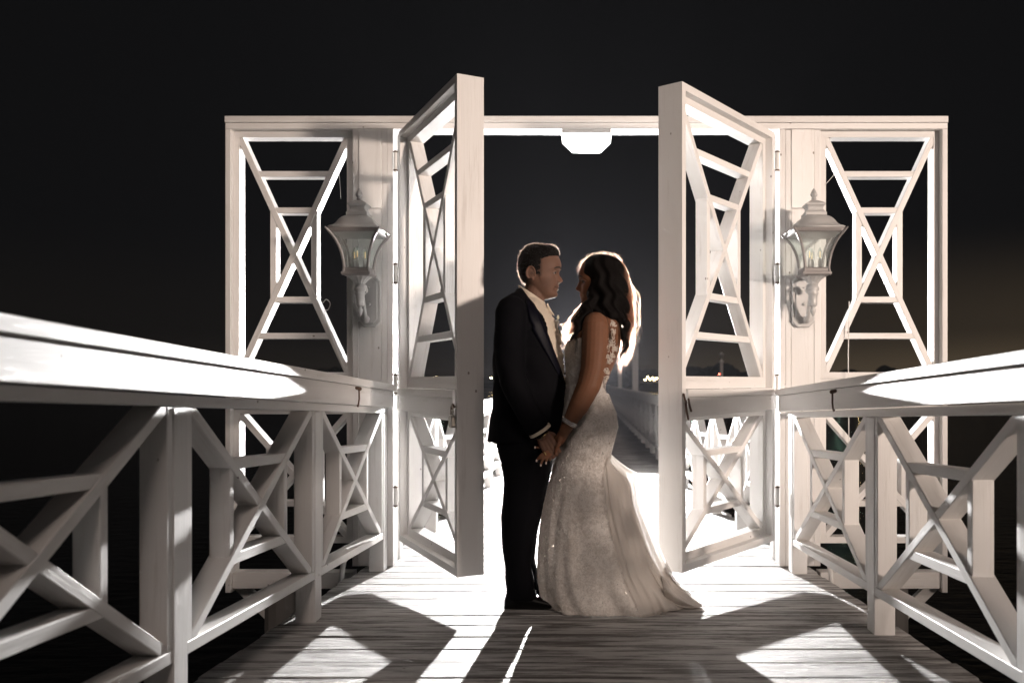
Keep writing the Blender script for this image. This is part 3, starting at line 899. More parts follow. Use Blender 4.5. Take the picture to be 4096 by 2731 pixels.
def head_shape(prof, nose, wid, back, grow=0., nth=88, nz=84, ztop=.112, zbot=-.143, sex=0):
    """x forward, y lateral, z up. grow pushes the surface outward (for hair)"""
    rings = []
    zs = zbot + (ztop - zbot) * (1 - np.cos(np.linspace(0, math.pi, nz))) / 2
    for z in zs:
        f0, b, w_ = interp(z, prof), interp(z, back), interp(z, wid)
        # close off at the crown
        mid = (f0 + b) / 2 - .004
        rr = []
        for k in range(nth):
            t = 2 * math.pi * k / nth
            c, s = math.cos(t), math.sin(t)
            pc = math.copysign(abs(c) ** (.88 if c < 0 else interp(z, [(-.15, 1.0), (-.09, 1.12), (-.05, 1.02), (0, .90), (.1, .88)])), c); ps = math.copysign(abs(s) ** .88, s)
            x = mid + ((f0 - mid) if c > 0 else (mid - b)) * pc
            y = w_ * ps
            if c > 0:
                A, sg = interp(z, nose, 1), interp(z, nose, 2)
                x += A * math.exp(-(y / sg) ** 2)
                ay = abs(y)
                x -= (.013 if sex == 0 else .011) * math.exp(-((ay - .031) / .015) ** 2 - ((z + .018) / .011) ** 2) * (c ** .3)
                x += .0035 * math.exp(-((ay - .030) / .02) ** 2 - ((z - .004) / .007) ** 2)
                x += .0048 * math.exp(-(y / .021) ** 2) * (math.exp(-((z + .081) / .0045) ** 2) + 1.1 * math.exp(-((z + .0945) / .0052) ** 2)) - .0035 * math.exp(-(y / .024) ** 2) * math.exp(-((z + .0878) / .003) ** 2)
                x -= .003 * math.exp(-((ay - .030) / .010) ** 2 - ((z + .086) / .010) ** 2)
                if ay > .03: y += math.copysign(.004 * math.exp(-((z + .045) / .018) ** 2), y)
            p = np.array([x, y, z])
            if grow:
                d = np.array([x - mid, y * 1.2, z * .8]); d /= max(np.linalg.norm(d), 1e-6); p = p + d * grow
            rr.append(p)
        rings.append(rr)
    return loft(rings)

M_PROF = [(.112, .012), (.105, .048), (.09, .075), (.0675, .0905), (.04, .101), (.025, .1045), (.010, .1035), (0, .099), (-.0158, .090), (-.03, .086), (-.05, .087), (-.066, .089), (-.08, .0905), (-.0876, .0865), (-.095, .087), (-.1055, .0825), (-.118, .087), (-.126, .085), (-.133, .076), (-.143, .040)]
M_NOSE = [(.01, 0, .009), (-.010, .002, .008), (-.0158, .004, .008), (-.03, .011, .009), (-.042, .021, .0105), (-.0506, .026, .0125), (-.058, .023, .0145), (-.0645, .010, .015), (-.069, .002, .013), (-.075, 0, .012)]
M_WID = [(.112, .012), (.108, .028), (.10, .044), (.085, .058), (.06, .069), (.03, .0745), (0, .076), (-.03, .0735), (-.06, .068), (-.09, .060), (-.11, .051), (-.125, .040), (-.135, .028), (-.143, .012)]
M_BACK = [(.112, -.03), (.108, -.047), (.10, -.062), (.08, -.080), (.05, -.093), (.02, -.0965), (-.02, -.091), (-.05, -.078), (-.08, -.055), (-.11, -.028), (-.13, .0), (-.143, .02)]

def place(V, o, sx=1, sc=1., pitch=0., yaw=0.):
    """head space to world; sx=-1 faces left"""
    V = np.array(V, float) * sc
    cp, sp = math.cos(pitch), math.sin(pitch)
    x, z = V[:, 0] * cp - V[:, 2] * sp, V[:, 0] * sp + V[:, 2] * cp
    V = np.stack([x, V[:, 1], z], 1)
    cy_, sy_ = math.cos(yaw), math.sin(yaw)
    x, y = V[:, 0] * cy_ - V[:, 1] * sy_, V[:, 0] * sy_ + V[:, 1] * cy_
    V = np.stack([x * sx, y, V[:, 2]], 1)
    return V + np.asarray(o)

def flipf(F): return [q[::-1] for q in F]

def ear_parts(side, cx=-.036, cz=-.024):
    """helix rim, shell and lobe of one ear, head space"""
    y0 = side * .074
    rim = []
    for t in np.linspace(-2.2, 2.35, 15):
        rim.append((cx + .021 * math.cos(t + math.pi / 2 + .2) * 1.0 - .003, y0 + side * (.011 + .003 * math.cos(t)), cz + .030 * math.sin(t + math.pi / 2 + .2)))
    a = tube(rim, .0042, 8)
    b = ellipsoid((cx, y0 + side * .003, cz), (.0215, .0095, .0305), 16, 12)
    c = ellipsoid((cx + .006, y0 + side * .007, cz - .028), (.009, .006, .009), 10, 8)
    d = ellipsoid((cx + .016, y0 + side * .007, cz - .004), (.005, .006, .008), 10, 8)
    return [a, b, c, d]

def hand_tubes(wrist, palm_dir, side_dir, norm, L, curls, rad=.0085, spread=.5, thumb=None, fl=(.92, 1., .94, .78)):
    """palm plus four fingers and a thumb; vectors in world space"""
    d = np.array(palm_dir, float); d /= np.linalg.norm(d)
    s = np.array(side_dir, float); s -= d * np.dot(s, d); s /= np.linalg.norm(s)
    n = np.array(norm, float); n -= d * np.dot(n, d) + s * np.dot(n, s); n /= np.linalg.norm(n)
    w0 = np.array(wrist, float)
    parts = [tube([w0 - d * .03, w0 + d * .01], [rad * 2.7, rad * 2.75], 12)]
    pl = L * .52
    for k in range(4):     # palm rays
        off = s * (k - 1.5) * rad * 1.95
        parts.append(tube([w0 + off * .55, w0 + off * .9 + d * pl * .5, w0 + off + d * pl], [rad * 1.5, rad * 1.55, rad * 1.2], 10))
        p = w0 + off + d * pl; ang = 0; pts = [p - d * .01, p]; rr = [rad * 1.15, rad * 1.12]
        for j, seg in enumerate((.40, .30, .24)):
            ang += curls[k][j]
            dd = d * math.cos(ang) + n * math.sin(ang) + s * (k - 1.5) * .05 * spread
            p = p + dd * L * .5 * seg / .94 * fl[k] * 1.05
            pts.append(p); rr.append(rad * (1.02 - .12 * j))
        parts.append(tube(pts, rr, 10))
    if thumb is not None:
        base = w0 + s * thumb[0] * rad * 2.2 + d * L * .08
        p1 = base + (d * .55 + s * thumb[0] * .6 + n * thumb[1]) * L * .20
        p2 = p1 + (d * .8 + s * thumb[0] * .2 + n * thumb[1] * 1.2) * L * .19
        p3 = p2 + (d * .9 - s * thumb[0] * .1 + n * thumb[1] * 1.2) * L * .13
        parts.append(tube([base, p1, p2, p3], [rad * 1.6, rad * 1.35, rad * 1.15, rad * .9], 10))
    return parts

def tone_of(V, lips, darks):
    T = np.zeros((len(V), 4)); T[:, 3] = 1
    for (c, r) in lips:
        T[:, 0] = np.maximum(T[:, 0], np.clip(1.6 - 1.6 * np.sqrt(np.sum(((V - c) / r) ** 2, 1)), 0, 1))
    for (c, r, a) in darks:
        T[:, 1] = np.maximum(T[:, 1], a * np.clip(1.6 - 1.6 * np.sqrt(np.sum(((V - c) / r) ** 2, 1)), 0, 1))
    return T

# ---------- groom
GR = empty("person", tuple(W(1215, 1388)), label="man in a black tuxedo with an ivory cravat, facing the bride and holding her hand", cat="person")
HO = W(1240, 620)
hv, hf = head_shape(M_PROF, M_NOSE, M_WID, M_BACK)
body = [(place(hv, HO), hf)]
for sd in (-1, 1):
    for v, f in ear_parts(sd): body.append((place(v, HO), f))
body.append(tube([W(1238, 640), W(1229, 668), W(1220, 700), W(1214, 730)], [.050, .054, .060, .085], 20))
TOR = [  # y, back, front, half depth
    (676, 1196, 1236, .062), (688, 1180, 1248, .10), (700, 1168, 1256, .150), (714, 1156, 1263, .188), (730, 1147, 1272, .208), (750, 1140, 1281, .214), (780, 1135, 1289, .206),
    (820, 1133, 1296, .190), (850, 1133, 1299, .180), (880, 1134, 1300, .174), (910, 1133, 1298, .174), (940, 1130, 1295, .178), (970, 1126, 1291, .186), (1000, 1121, 1284, .190), (1017, 1119, 1276, .190)]
def torso_rings(tab, shrink=0., n=56, sup=.82):
    rr = []
    for (y, a, b, hd) in sorted(tab, reverse=True):
        x0, x1 = PXX(a) + shrink, PXX(b) - shrink; h = hd - shrink; c = (x0 + x1) / 2; q = (x1 - x0) / 2
        ring = []
        for k in range(n):
            t = 2 * math.pi * k / n; ct, s_ = math.cos(t), math.sin(t)
            ring.append(np.array([c + q * math.copysign(abs(ct) ** sup, ct), YC + h * math.copysign(abs(s_) ** sup, s_), PZ(y)]))
        rr.append(ring)
    return rr
def dense(tab, step=8):
    ys = np.arange(tab[0][0], tab[-1][0] + .1, step)
    return [(y,) + tuple(float(np.interp(y, [q[0] for q in tab], [q[k] for q in tab])) for k in range(1, len(tab[0]))) for y in ys]
core = dense(TOR, 10)
body.append(loft(torso_rings(core, .03)))
# arms and legs inside the clothes
ARM_R = [W(1182, 722, -.185), W(1178, 800, -.225), W(1186, 872, -.225), W(1215, 935, -.215), W(1248, 988, -.195)]
ARM_L = [W(1182, 722, .185), W(1178, 800, .225), W(1190, 872, .215), W(1225, 935, .19), W(1258, 985, .16)]
body.append(tube(ARM_R, [.05, .045, .04, .034, .026], 14)); body.append(tube(ARM_L, [.05, .045, .04, .034, .026], 14))
for sd in (-1, 1):
    body.append(tube([W(1212, 1000, sd * .085), W(1206, 1190, sd * .085), W(1196, 1360, sd * .085)], [.075, .052, .035], 14))
    body.append(tube([W(1186, 1372, sd * .085), W(1270, 1376, sd * .09)], [.03, .022], 10))
# near hand closes over the bride's fingers, far hand likewise
hand = hand_tubes(W(1249, 990, -.195), (.50, .06, -.86), (.86, .05, .5), (.12, .98, .1), .175,
                  [(.55, .8, .6), (.6, .85, .6), (.6, .9, .6), (.65, .9, .6)], rad=.0095, thumb=(1, .55))
hand2 = hand_tubes(W(1260, 987, .16), (.62, -.05, -.78), (.78, 0, .62), (0, -1, 0), .175,
                   [(.4, .6, .4)] * 4, rad=.0095, thumb=(1, .5))
V, F = fuse(body + hand + hand2, .0031, 3)
def hpt(x, y, z): return place([(x, y, z)], HO)[0]
lips = [(hpt(.092, s_ * .008, -.0865), np.array([.02, .018, .010])) for s_ in (-1, 1)]
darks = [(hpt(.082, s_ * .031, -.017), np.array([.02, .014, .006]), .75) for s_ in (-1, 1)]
for s_ in (-1, 1):
    for k in range(6):
        t = k / 5; darks.append((hpt(.085 - .012 * t, s_ * (.004 + .030 * t), -.0880 + .0020 * t * t), np.array([.03, .006, .0030]), .95))
        darks.append((hpt(.080 - .010 * t, s_ * (.020 + .018 * t), -.060 - .036 * t), np.array([.025, .005, .007]), .40))  # cheek folds and nostrils: shade painted into the skin tone
    darks.append((hpt(.093, s_ * .012, -.0630), np.array([.010, .007, .0045]), .95))
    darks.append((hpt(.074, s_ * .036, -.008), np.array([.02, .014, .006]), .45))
for s_ in (-1, 1):      # short hair fading into the temples and forehead
    for k in range(9): darks.append((hpt(.002, s_ * .072, -.03 + .0105 * k), np.array([.017, .03, .015]), .62))
    for k in range(8): darks.append((hpt(.018 + .009 * k, s_ * .066 * math.sqrt(max(.02, 1 - (k / 8.) ** 2)), .062 + .001 * k), np.array([.014, .03, .009]), .6))
darks += [(hpt(.03, s_ * .070, -.085), np.array([.055, .035, .05]), .22) for s_ in (-1, 1)]       # stubble
darks += [(hpt(-.034, s_ * .083, -.026), np.array([.010, .010, .014]), .5) for s_ in (-1, 1)]
mesh("body", V, F, SKIN_M, GR, smooth=True, tone=tone_of(V, lips, darks))
bodytree = BVHTree.FromPolygons([Vector(v) for v in V], F)
LID_M = simple("eyelid_man", (.20, .11, .08), .6); LID_W = simple("eyelid_woman", (.12, .055, .035), .6)
EYEW = simple("eye_white", (.15, .135, .125), .3); EYEB = simple("iris", (.03, .02, .015), .15); BROW = simple("dark_brow", (.02, .013, .010), .8)
for s_ in (-1, 1):
    v, f = ellipsoid(hpt(.0665, s_ * .0345, -.018), (.0120, .0115, .0085), 14, 10); e_ = mesh("eye", v, f, EYEW, GR, smooth=True)
    v, f = ellipsoid(hpt(.0752, s_ * .0375, -.0175), (.0045, .0062, .0060), 10, 8); mesh("iris", v, f, EYEB, e_, smooth=True)
    v, f = tube([hpt(.102, s_ * .012, .002), hpt(.099, s_ * .022, .007), hpt(.092, s_ * .036, .009), hpt(.081, s_ * .050, .006), hpt(.072, s_ * .057, 0)], [.003, .0048, .005, .004, .002], 8); mesh("eyebrow", v, f, BROW, GR, smooth=True)
for s_ in (-1, 1):
    for nm, q, r_ in (("eyelid", ((.078, .023, -.0155), (.0790, .033, -.0100), (.0745, .043, -.0110), (.064, .050, -.0170)), .0034), ("eyelash", ((.0790, .024, -.0160), (.0800, .033, -.0130), (.0755, .043, -.0140), (.065, .050, -.0190)), .0019)):
        v, f = tube([hpt(a, s_ * b, c) for a, b, c in q], r_, 8); mesh(nm, v, f, LID_M if nm == "eyelid" else BROW, GR, smooth=True)
# hair: cropped cap with a side part and short strands
gv, gf = head_shape(M_PROF, [(-1, 0, .01), (1, 0, .01)], M_WID, M_BACK, grow=.0105, nth=120, nz=110)
def hairline(p):
    x, y, z = p
    if z > .070: return -1.
    hl = interp(z, [(-.078, -.125), (-.072, -.075), (-.034, -.048), (-.031, -.002), (0, .002), (.03, .006), (.05, .014), (.062, .04), (.070, .105)])
    return x - hl - .005 * math.sin(z * 210 + y * 60) * (z < .062) - .004 * math.sin(x * 260 + y * 150)
gv, gf = trim(gv, gf, hairline)
for i, p in enumerate(gv):
    k = min(1., max(0., -hairline(p) / .014))
    if p[0] > .05 and p[2] < .092: k = min(k, max(0., (p[2] - .069) / .014))
    d = p / np.linalg.norm(p); gv[i] = p - d * .0095 * (1 - k)
for i, p in enumerate(gv):     # combed-up front and fine unevenness
    amp = .004 * math.exp(-((p[0] - .06) / .03) ** 2 - ((p[2] - .095) / .02) ** 2)
    gv[i] = p * (1 + .012 * math.sin(p[1] * 260 + p[0] * 90) * (p[2] > .03)) + np.array([0, 0, amp * 2.2])
hairm = mesh("hair", place(gv, HO), gf, HAIR_M, GR, smooth=True)
def hair_bsdf(name, col, rough):
    m = bpy.data.materials.new(name); m.use_nodes = True
    t = m.node_tree; t.nodes.clear()
    o = t.nodes.new("ShaderNodeOutputMaterial"); h = t.nodes.new("ShaderNodeBsdfHairPrincipled")
    h.parametrization = 'COLOR'
    h.inputs["Color"].default_value = (*col, 1)
    h.inputs["Roughness"].default_value = rough; h.inputs["Radial Roughness"].default_value = rough
    h.inputs["IOR"].default_value = 1.5
    t.links.new(h.outputs[0], o.inputs[0]); return m
HB_W = hair_bsdf("brunette_strands", (.075, .027, .015), .34); HB_M = hair_bsdf("short_dark_strands", (.005, .003, .0022), .40)
def strands(n, gen, r0):
    """n (points, radius) curves"""
    return [gen() for _ in range(n)]
def hair_curves(name, items, mat, par):
    hc = bpy.data.hair_curves.new(name)
    hc.add_curves([len(p) for p, r_ in items])
    pos = np.concatenate([np.asarray(p, np.float32) for p, r_ in items])
    rad = np.concatenate([r_ * (1 - .8 * np.linspace(0, 1, len(p)) ** 2) for p, r_ in items]).astype(np.float32)
    hc.attributes["position"].data.foreach_set("vector", pos.ravel())
    at = hc.attributes.get("radius") or hc.attributes.new("radius", 'FLOAT', 'POINT')
    at.data.foreach_set("value", rad)
    hc.materials.append(mat)
    o = link(name, hc, par); o["kind"] = "stuff"
    return o
idx = [i for i in range(len(gv))]
def short():
    i = int(rng.integers(len(gv))); p = gv[i]
    d = p / np.linalg.norm(p)
    flow = np.array([-.5 if p[2] > .05 else -.35, 0, -.6 if p[2] < .06 else .35]) + rng.normal(0, .25, 3)
    if p[0] > .05 and p[2] > .07: flow = np.array([.3, .2, .7]) + rng.normal(0, .3, 3)
    l = rng.uniform(.005, .010)
    q = [p, p + (d * .14 + flow * .6) * l, p + (d * .20 + flow * 1.3) * l]
    return place(q, HO), .0004
hair_curves("hair_strand", strands(2200, short, .0004), HB_M, hairm)

# shirt
SH = [q for q in dense(TOR, 8) if 684 <= q[0] <= 960]
sv, sf = loft(torso_rings(SH, .014))
sv = np.array(sv)
for i, p in enumerate(sv):
    if p[2] > PZ(880) and p[0] > interp(p[2], [(PZ(880), PXX(1285)), (PZ(700), PXX(1215)), (PZ(660), PXX(1195))]):
        a = .005 * math.sin(p[2] * 150 + p[0] * 120 + 2 * math.sin(p[1] * 60)) + .004 * math.sin(p[0] * 260 - p[2] * 90) + .003 * math.sin(p[1] * 140 + p[2] * 60)
        sv[i] = p + np.array([a * .6, -a if p[1] < YC else a, 0])
mesh("shirt", sv, sf, SHIRT, GR, smooth=True)
# jacket: body and sleeves, cut open along the lapels
jk = [loft(torso_rings(dense(TOR, 6), 0.)),
      tube(ARM_R[:4] + [W(1240, 977, -.200)], [.074, .070, .064, .058, .054], 22), tube(ARM_L[:4] + [W(1248, 974, .165)], [.074, .070, .064, .058, .054], 22),
      ellipsoid(W(1180, 724, -.165), (.070, .075, .060)), ellipsoid(W(1180, 724, .165), (.070, .075, .060)),
      tube([W(1203, 684, -.07), W(1190, 700, -.12), W(1180, 718, -.165)], [.038, .050, .062], 16), tube([W(1203, 684, .07), W(1190, 700, .12), W(1180, 718, .165)], [.038, .050, .062], 16),
      tube([W(1196, 672, -.03), W(1192, 670, 0), W(1196, 672, .03)], .020, 12),
      tube([W(1196, 672, -.045), W(1208, 690, -.075), W(1222, 712, -.10)], [.020, .018, .016], 10),
      tube([W(1196, 672, .045), W(1208, 690, .075), W(1222, 712, .10)], [.020, .018, .016], 10)]
jv, jf = fuse(jk, .0065, 5)
LAP = [(PZ(888), PXX(1301)), (PZ(870), PXX(1296)), (PZ(850), PXX(1290)), (PZ(820), PXX(1281)), (PZ(790), PXX(1270)), (PZ(760), PXX(1258)), (PZ(730), PXX(1246)), (PZ(705), PXX(1232)), (PZ(685), PXX(1216)), (PZ(668), PXX(1203)), (PZ(650), PXX(1190))]
def lap_x(z): return interp(z, LAP)
def jopen(p):
    if p[2] < PZ(888): return -1.
    return p[0] - lap_x(p[2])
def jopen2(p):
    v = jopen(p)
    if abs(p[1] - YC) > .17: return -1.        # never cut the sleeves
    return v
jv, jf = trim(jv, jf, jopen2)
# soft cloth creases
for i, p in enumerate(jv):
    jv[i] = p + .0022 * np.array([math.sin(p[2] * 46 + p[1] * 30), math.sin(p[2] * 38 + p[0] * 41), 0]) * (1 if p[2] < PZ(800) else .4)
JK = mesh("jacket", jv, jf, SUIT, GR, smooth=True)
jt = BVHTree.FromPolygons([Vector(v) for v in jv], jf)
def drape(rows, lift, name, mat, par, sgn=-1, tree=None):
    """rows of (x px, y px) points laid on a surface seen from one side"""
    V, F = [], []
    for row in rows:
        for (x, y) in row:
            o_ = Vector((PXX(x), YC + sgn * 1.0, PZ(y)))
            h = (tree or jt).ray_cast(o_, Vector((0, -sgn, 0)))
            V.append((h[0].x, h[0].y + sgn * lift, h[0].z) if h[0] else (PXX(x), YC + sgn * .03, PZ(y)))
    m = len(rows[0])
    for i in range(len(rows) - 1):
        for j in range(m - 1):
            F.append([i * m + j, i * m + j + 1, (i + 1) * m + j + 1, (i + 1) * m + j])
    o = mesh(name, V, F, mat, par, smooth=True)
    sd = o.modifiers.new("thick", 'SOLIDIFY'); sd.thickness = .004; sd.offset = 0
    return o
lapel_rows = []
for y in np.linspace(690, 880, 30):
    x1 = 1347 + lap_x(PZ(y)) * PX - 1.5
    wd = interp(y, [(690, 6), (705, 16), (740, 27), (756, 24), (757, 30), (800, 22), (850, 10), (880, 2)])
    lapel_rows.append([(x1 - wd * (1 - k / 4), y) for k in range(5)])
drape(lapel_rows, .004, "lapel", LAPEL, GR)
# collar band, wing, cravat
def collar():
    rings = []
    for (tz, gr) in ((-.020, .004), (-.006, .001), (.010, 0), (.013, -.004), (-.008, -.006), (-.020, -.004)):
        ring = []
        for k in range(40):
            t = 2 * math.pi * k / 40; c, s_ = math.cos(t), math.sin(t)
            x = 1222 + (31 + gr * PX) * c; y = 680 + 19 * c
            ring.append(np.array([PXX(x) - tz * .3, YC + (.062 + gr) * s_, PZ(y) + tz]))
        rings.append(ring)
    return loft(rings, False)
v, f = collar(); mesh("collar", v, f, SHIRT, GR, smooth=True)
for sd in (-1, 1):
    V = [W(1256, 700, sd * .030), W(1258, 697, sd * .008), W(1262, 709, sd * .010), W(1273, 724, sd * .030), W(1262, 716, sd * .042)]
    o = mesh("wing_collar", V, [(0, 1, 2, 3, 4)], SHIRT, GR); q = o.modifiers.new("t", 'SOLIDIFY'); q.thickness = .002
cr = []
cv = random.Random(5)
for k in range(16):
    t = k / 15
    y = 704 + t * 170; xf = interp(y, [(704, 1252), (730, 1270), (760, 1281), (800, 1289), (840, 1295), (874, 1298)])
    wv = .035 + .045 * math.sin(math.pi * min(1, t * 1.1 + .12))
    cr.append(ellipsoid(W(xf - 7 + cv.uniform(-2, 2), y, cv.uniform(-.008, .008)), (.017 + .004 * math.sin(k * 2.1), wv, .024)))
for k in range(9):      # gathered folds
    y = 710 + k * 9
    xf = interp(y, [(704, 1252), (730, 1270), (760, 1281), (800, 1289)])
    cr.append(tube([W(xf - 22, y - 8, -.095), W(xf - 12, y - 3, -.075), W(xf - 3, y + 2 + cv.uniform(-3, 3), -.035), W(xf + 2, y + 6, 0), W(xf - 3, y + 2, .02)], [.005, .008, .009, .009, .006], 8))
v, f = fuse(cr, .0035, 2); mesh("cravat", v, f, SHIRT, GR, smooth=True)
# boutonniere on the far lapel
bt = []
for k in range(9):
    a = k * 2.4; bt.append(ellipsoid(W(1275 + 4 * math.cos(a), 738 + 7 * math.sin(a * 1.3), .055 + .012 * math.sin(a)), (.010, .011, .009), 10, 7))
bt.append(ellipsoid(W(1281, 727, .055), (.006, .006, .012), 8, 6))
v, f = merge(bt); bo = mesh("boutonniere", v, f, PETAL, GR, smooth=True)
for k in range(5):
    v, f = ellipsoid(W(1279 + k * 2, 752 + k * 4, .06 + .006 * (k % 2)), (.006, .004, .010), 8, 6); mesh("leaf", v, f, LEAF, bo, smooth=True)
# far jacket front seen past the cravat
v, f = ellipsoid(W(1298, 857, -.02), (.007, .007, .007), 12, 8); mesh("button", v, f, PADLOCK, GR, smooth=True)
# cuff and wristband
def ring_band(c, axis, r_in, r_out, h, name, mat, par):
    c, ax = np.asarray(c, float), np.asarray(axis, float); ax /= np.linalg.norm(ax)
    u = np.cross(ax, [0, 1, 0]); u /= np.linalg.norm(u); v_ = np.cross(ax, u)
    rings = []
    for (rr, hh) in ((r_in, -h), (r_out, -h), (r_out, h), (r_in, h), (r_in, -h)):
        rings.append([c + (u * math.cos(t) + v_ * math.sin(t)) * rr + ax * hh for t in np.linspace(0, 2 * math.pi, 28, endpoint=False)])
    v, f = loft(rings, False); return mesh(name, v, f, mat, par, smooth=False)
ad = np.array(ARM_R[4]) - np.array(ARM_R[3])
ring_band(W(1245, 983, -.199), ad, .030, .0555, .007, "shirt_cuff", SHIRT, GR)
ring_band(W(1251, 993, -.195), ad, .0295, .0315, .0016, "wrist_chain", BRASS, GR)
# trousers
def leg(sd, dx):
    rr = []
    for (y, a, b) in [(985, 1138, 1275), (1020, 1146, 1270), (1060, 1155, 1266), (1100, 1160, 1260), (1140, 1158, 1250), (1180, 1155, 1241), (1220, 1157, 1230), (1260, 1160, 1225), (1290, 1163, 1224), (1320, 1165, 1228), (1345, 1167, 1232), (1362, 1166, 1236)][::-1]:
        x0, x1 = PXX(a + dx), PXX(b + dx); c = (x0 + x1) / 2; q = (x1 - x0) / 2; hd = interp(y, [(985, .098), (1100, .092), (1200, .080), (1300, .070), (1362, .076)])
        rr.append([np.array([c + q * math.copysign(abs(math.cos(t)) ** .85, math.cos(t)) + .003 * math.sin(y * .13 + t * 3), YC + sd * .088 + hd * math.copysign(abs(math.sin(t)) ** .85, math.sin(t)), PZ(y)]) for t in np.linspace(0, 2 * math.pi, 36, endpoint=False)])
    return loft(rr)
tv, tf = fuse([leg(-1, 0), leg(1, 3)], .0075, 4); mesh("trousers", tv, tf, SUIT, GR, smooth=True)
for sd in (-1, 1):
    rr = []
    dx = 0 if sd < 0 else 6; gz = ramp(YC)
    for (x, hh, hd) in ((1163, .052, .030), (1168, .075, .038), (1190, .080, .040), (1215, .078, .040), (1240, .062, .044), (1265, .048, .047), (1285, .038, .042), (1297, .026, .030), (1303, .012, .012)):
        rr.append([np.array([PXX(x + dx), YC + sd * .09 + hd * math.cos(t), gz + .003 + hh * (.5 + .5 * math.sin(t)) ** .8]) for t in np.linspace(0, 2 * math.pi, 20, endpoint=False)])
    v, f = loft(rr); mesh("shoe", v, f, SHOE, GR, smooth=True)

# ---------- bride
BR = empty("person", tuple(W(1400, 1390)), label="woman in a sparkling ivory mermaid wedding dress with long dark wavy hair", cat="person")
BO = W(1375, 640)
W_PROF = [(.106, .012), (.10, .045), (.085, .070), (.0675, .083), (.046, .0905), (.025, .096), (.012, .0965), (0, .0935), (-.008, .090), (-.03, .0855), (-.05, .086), (-.062, .0885), (-.07, .0905), (-.076, .087), (-.0845, .0885), (-.097, .0825), (-.108, .0862), (-.116, .0855), (-.1245, .075), (-.135, .040)]
W_NOSE = [(.008, 0, .008), (-.004, .003, .007), (-.018, .009, .0075), (-.034, .019, .009), (-.0475, .0275, .0105), (-.054, .025, .0125), (-.0605, .010, .013), (-.065, .001, .012), (-.07, 0, .012)]
W_WID = [(z * .95, w_ * .93) for z, w_ in M_WID]
W_BACK = [(z * .95, b * .98) for z, b in M_BACK]
bv, bf = head_shape(W_PROF, W_NOSE, W_WID, W_BACK, ztop=.106, zbot=-.135, sex=1)
bd = [(place(bv, BO, -1), flipf(bf))]
bd.append(tube([W(1378, 665), W(1385, 700), W(1388, 730)], [.044, .044, .062], 18))
BT = [  # y, front, back, half depth
    (716, 1368, 1412, .050), (728, 1348, 1420, .110), (742, 1335, 1425, .150), (760, 1322, 1428, .158), (785, 1306, 1428, .150), (805, 1301, 1424, .140), (830, 1303, 1416, .128), (860, 1304, 1403, .118), (890, 1304, 1391, .116),
    (920, 1301, 1400, .132), (950, 1297, 1412, .150), (980, 1293, 1416, .160), (1010, 1290, 1413, .160), (1040, 1286, 1403, .150)]
bd.append(loft(torso_rings(dense(BT, 8), .004)))
B_ARM = [W(1367, 752, -.150), W(1366, 800, -.175), W(1362, 850, -.190), W(1352, 885, -.200), W(1330, 930, -.205), W(1309, 966, -.200), W(1299, 985, -.190)]
bd.append(tube(B_ARM, [.063, .064, .060, .055, .047, .032, .027], 20))
B_ARM2 = [W(1367, 752, .150), W(1362, 830, .180), W(1345, 900, .19), W(1310, 960, .17)]
bd.append(tube(B_ARM2, [.060, .055, .048, .030], 16))
for sd in (-1, 1):
    bd.append(tube([W(1345, 1020, sd * .075), W(1330, 1200, sd * .07), W(1330, 1370, sd * .06)], [.085, .055, .035], 14))
# her near hand comes down from the wrist, fingers wrap under his and show below
def finger(pts, r_): return tube([W(*p) for p in pts], r_, 10)
bh = [tube([W(1299, 985, -.190), W(1290, 1002, -.178), W(1280, 1014, -.165)], [.026, .025, .022], 14, flat=((0, 1, 0), .75)),
      tube([W(1290, 1000, -.195), W(1286, 1014, -.205), W(1281, 1024, -.200), W(1279, 1034, -.190)], [.012, .010, .009, .007], 10),
      finger([(1284, 1012, -.165), (1268, 1026, -.180), (1254, 1032, -.218), (1246, 1039, -.232), (1240, 1046, -.232)], [.010, .0095, .009, .008, .006]),
      finger([(1284, 1016, -.160), (1270, 1030, -.175), (1257, 1036, -.212), (1251, 1046, -.228), (1248, 1056, -.230)], [.010, .0095, .009, .008, .006]),
      finger([(1285, 1018, -.155), (1273, 1033, -.168), (1264, 1037, -.200), (1260, 1044, -.215), (1259, 1052, -.217)], [.0095, .009, .0085, .0075, .0055]),
      finger([(1285, 1010, -.165), (1266, 1017, -.172), (1250, 1020, -.178), (1243, 1021, -.186), (1236, 1020, -.196)], [.009, .0085, .0075, .006, .005])]
V, F = fuse(bd + bh, .0031, 3)
def bpt(x, y, z): return place([(x, y, z)], BO, -1)[0]
lips = [(bpt(.093, s_ * .006, -.077), np.array([.018, .017, .011])) for s_ in (-1, 1)]
darks = [(bpt(.083, s_ * .031, -.016), np.array([.02, .016, .008]), .95) for s_ in (-1, 1)]
for s_ in (-1, 1):
    for k in range(5):
        t = k / 4; darks.append((bpt(.090 - .020 * t, s_ * (.004 + .022 * t), -.0770 + .002 * t * t), np.array([.006, .006, .0026]), .8))
    darks.append((bpt(.087, s_ * .008, -.0595), np.array([.007, .005, .0035]), .8))
mesh("body", V, F, SKIN_W, BR, smooth=True, tone=tone_of(V, lips, darks))
btree = BVHTree.FromPolygons([Vector(v) for v in V], F)
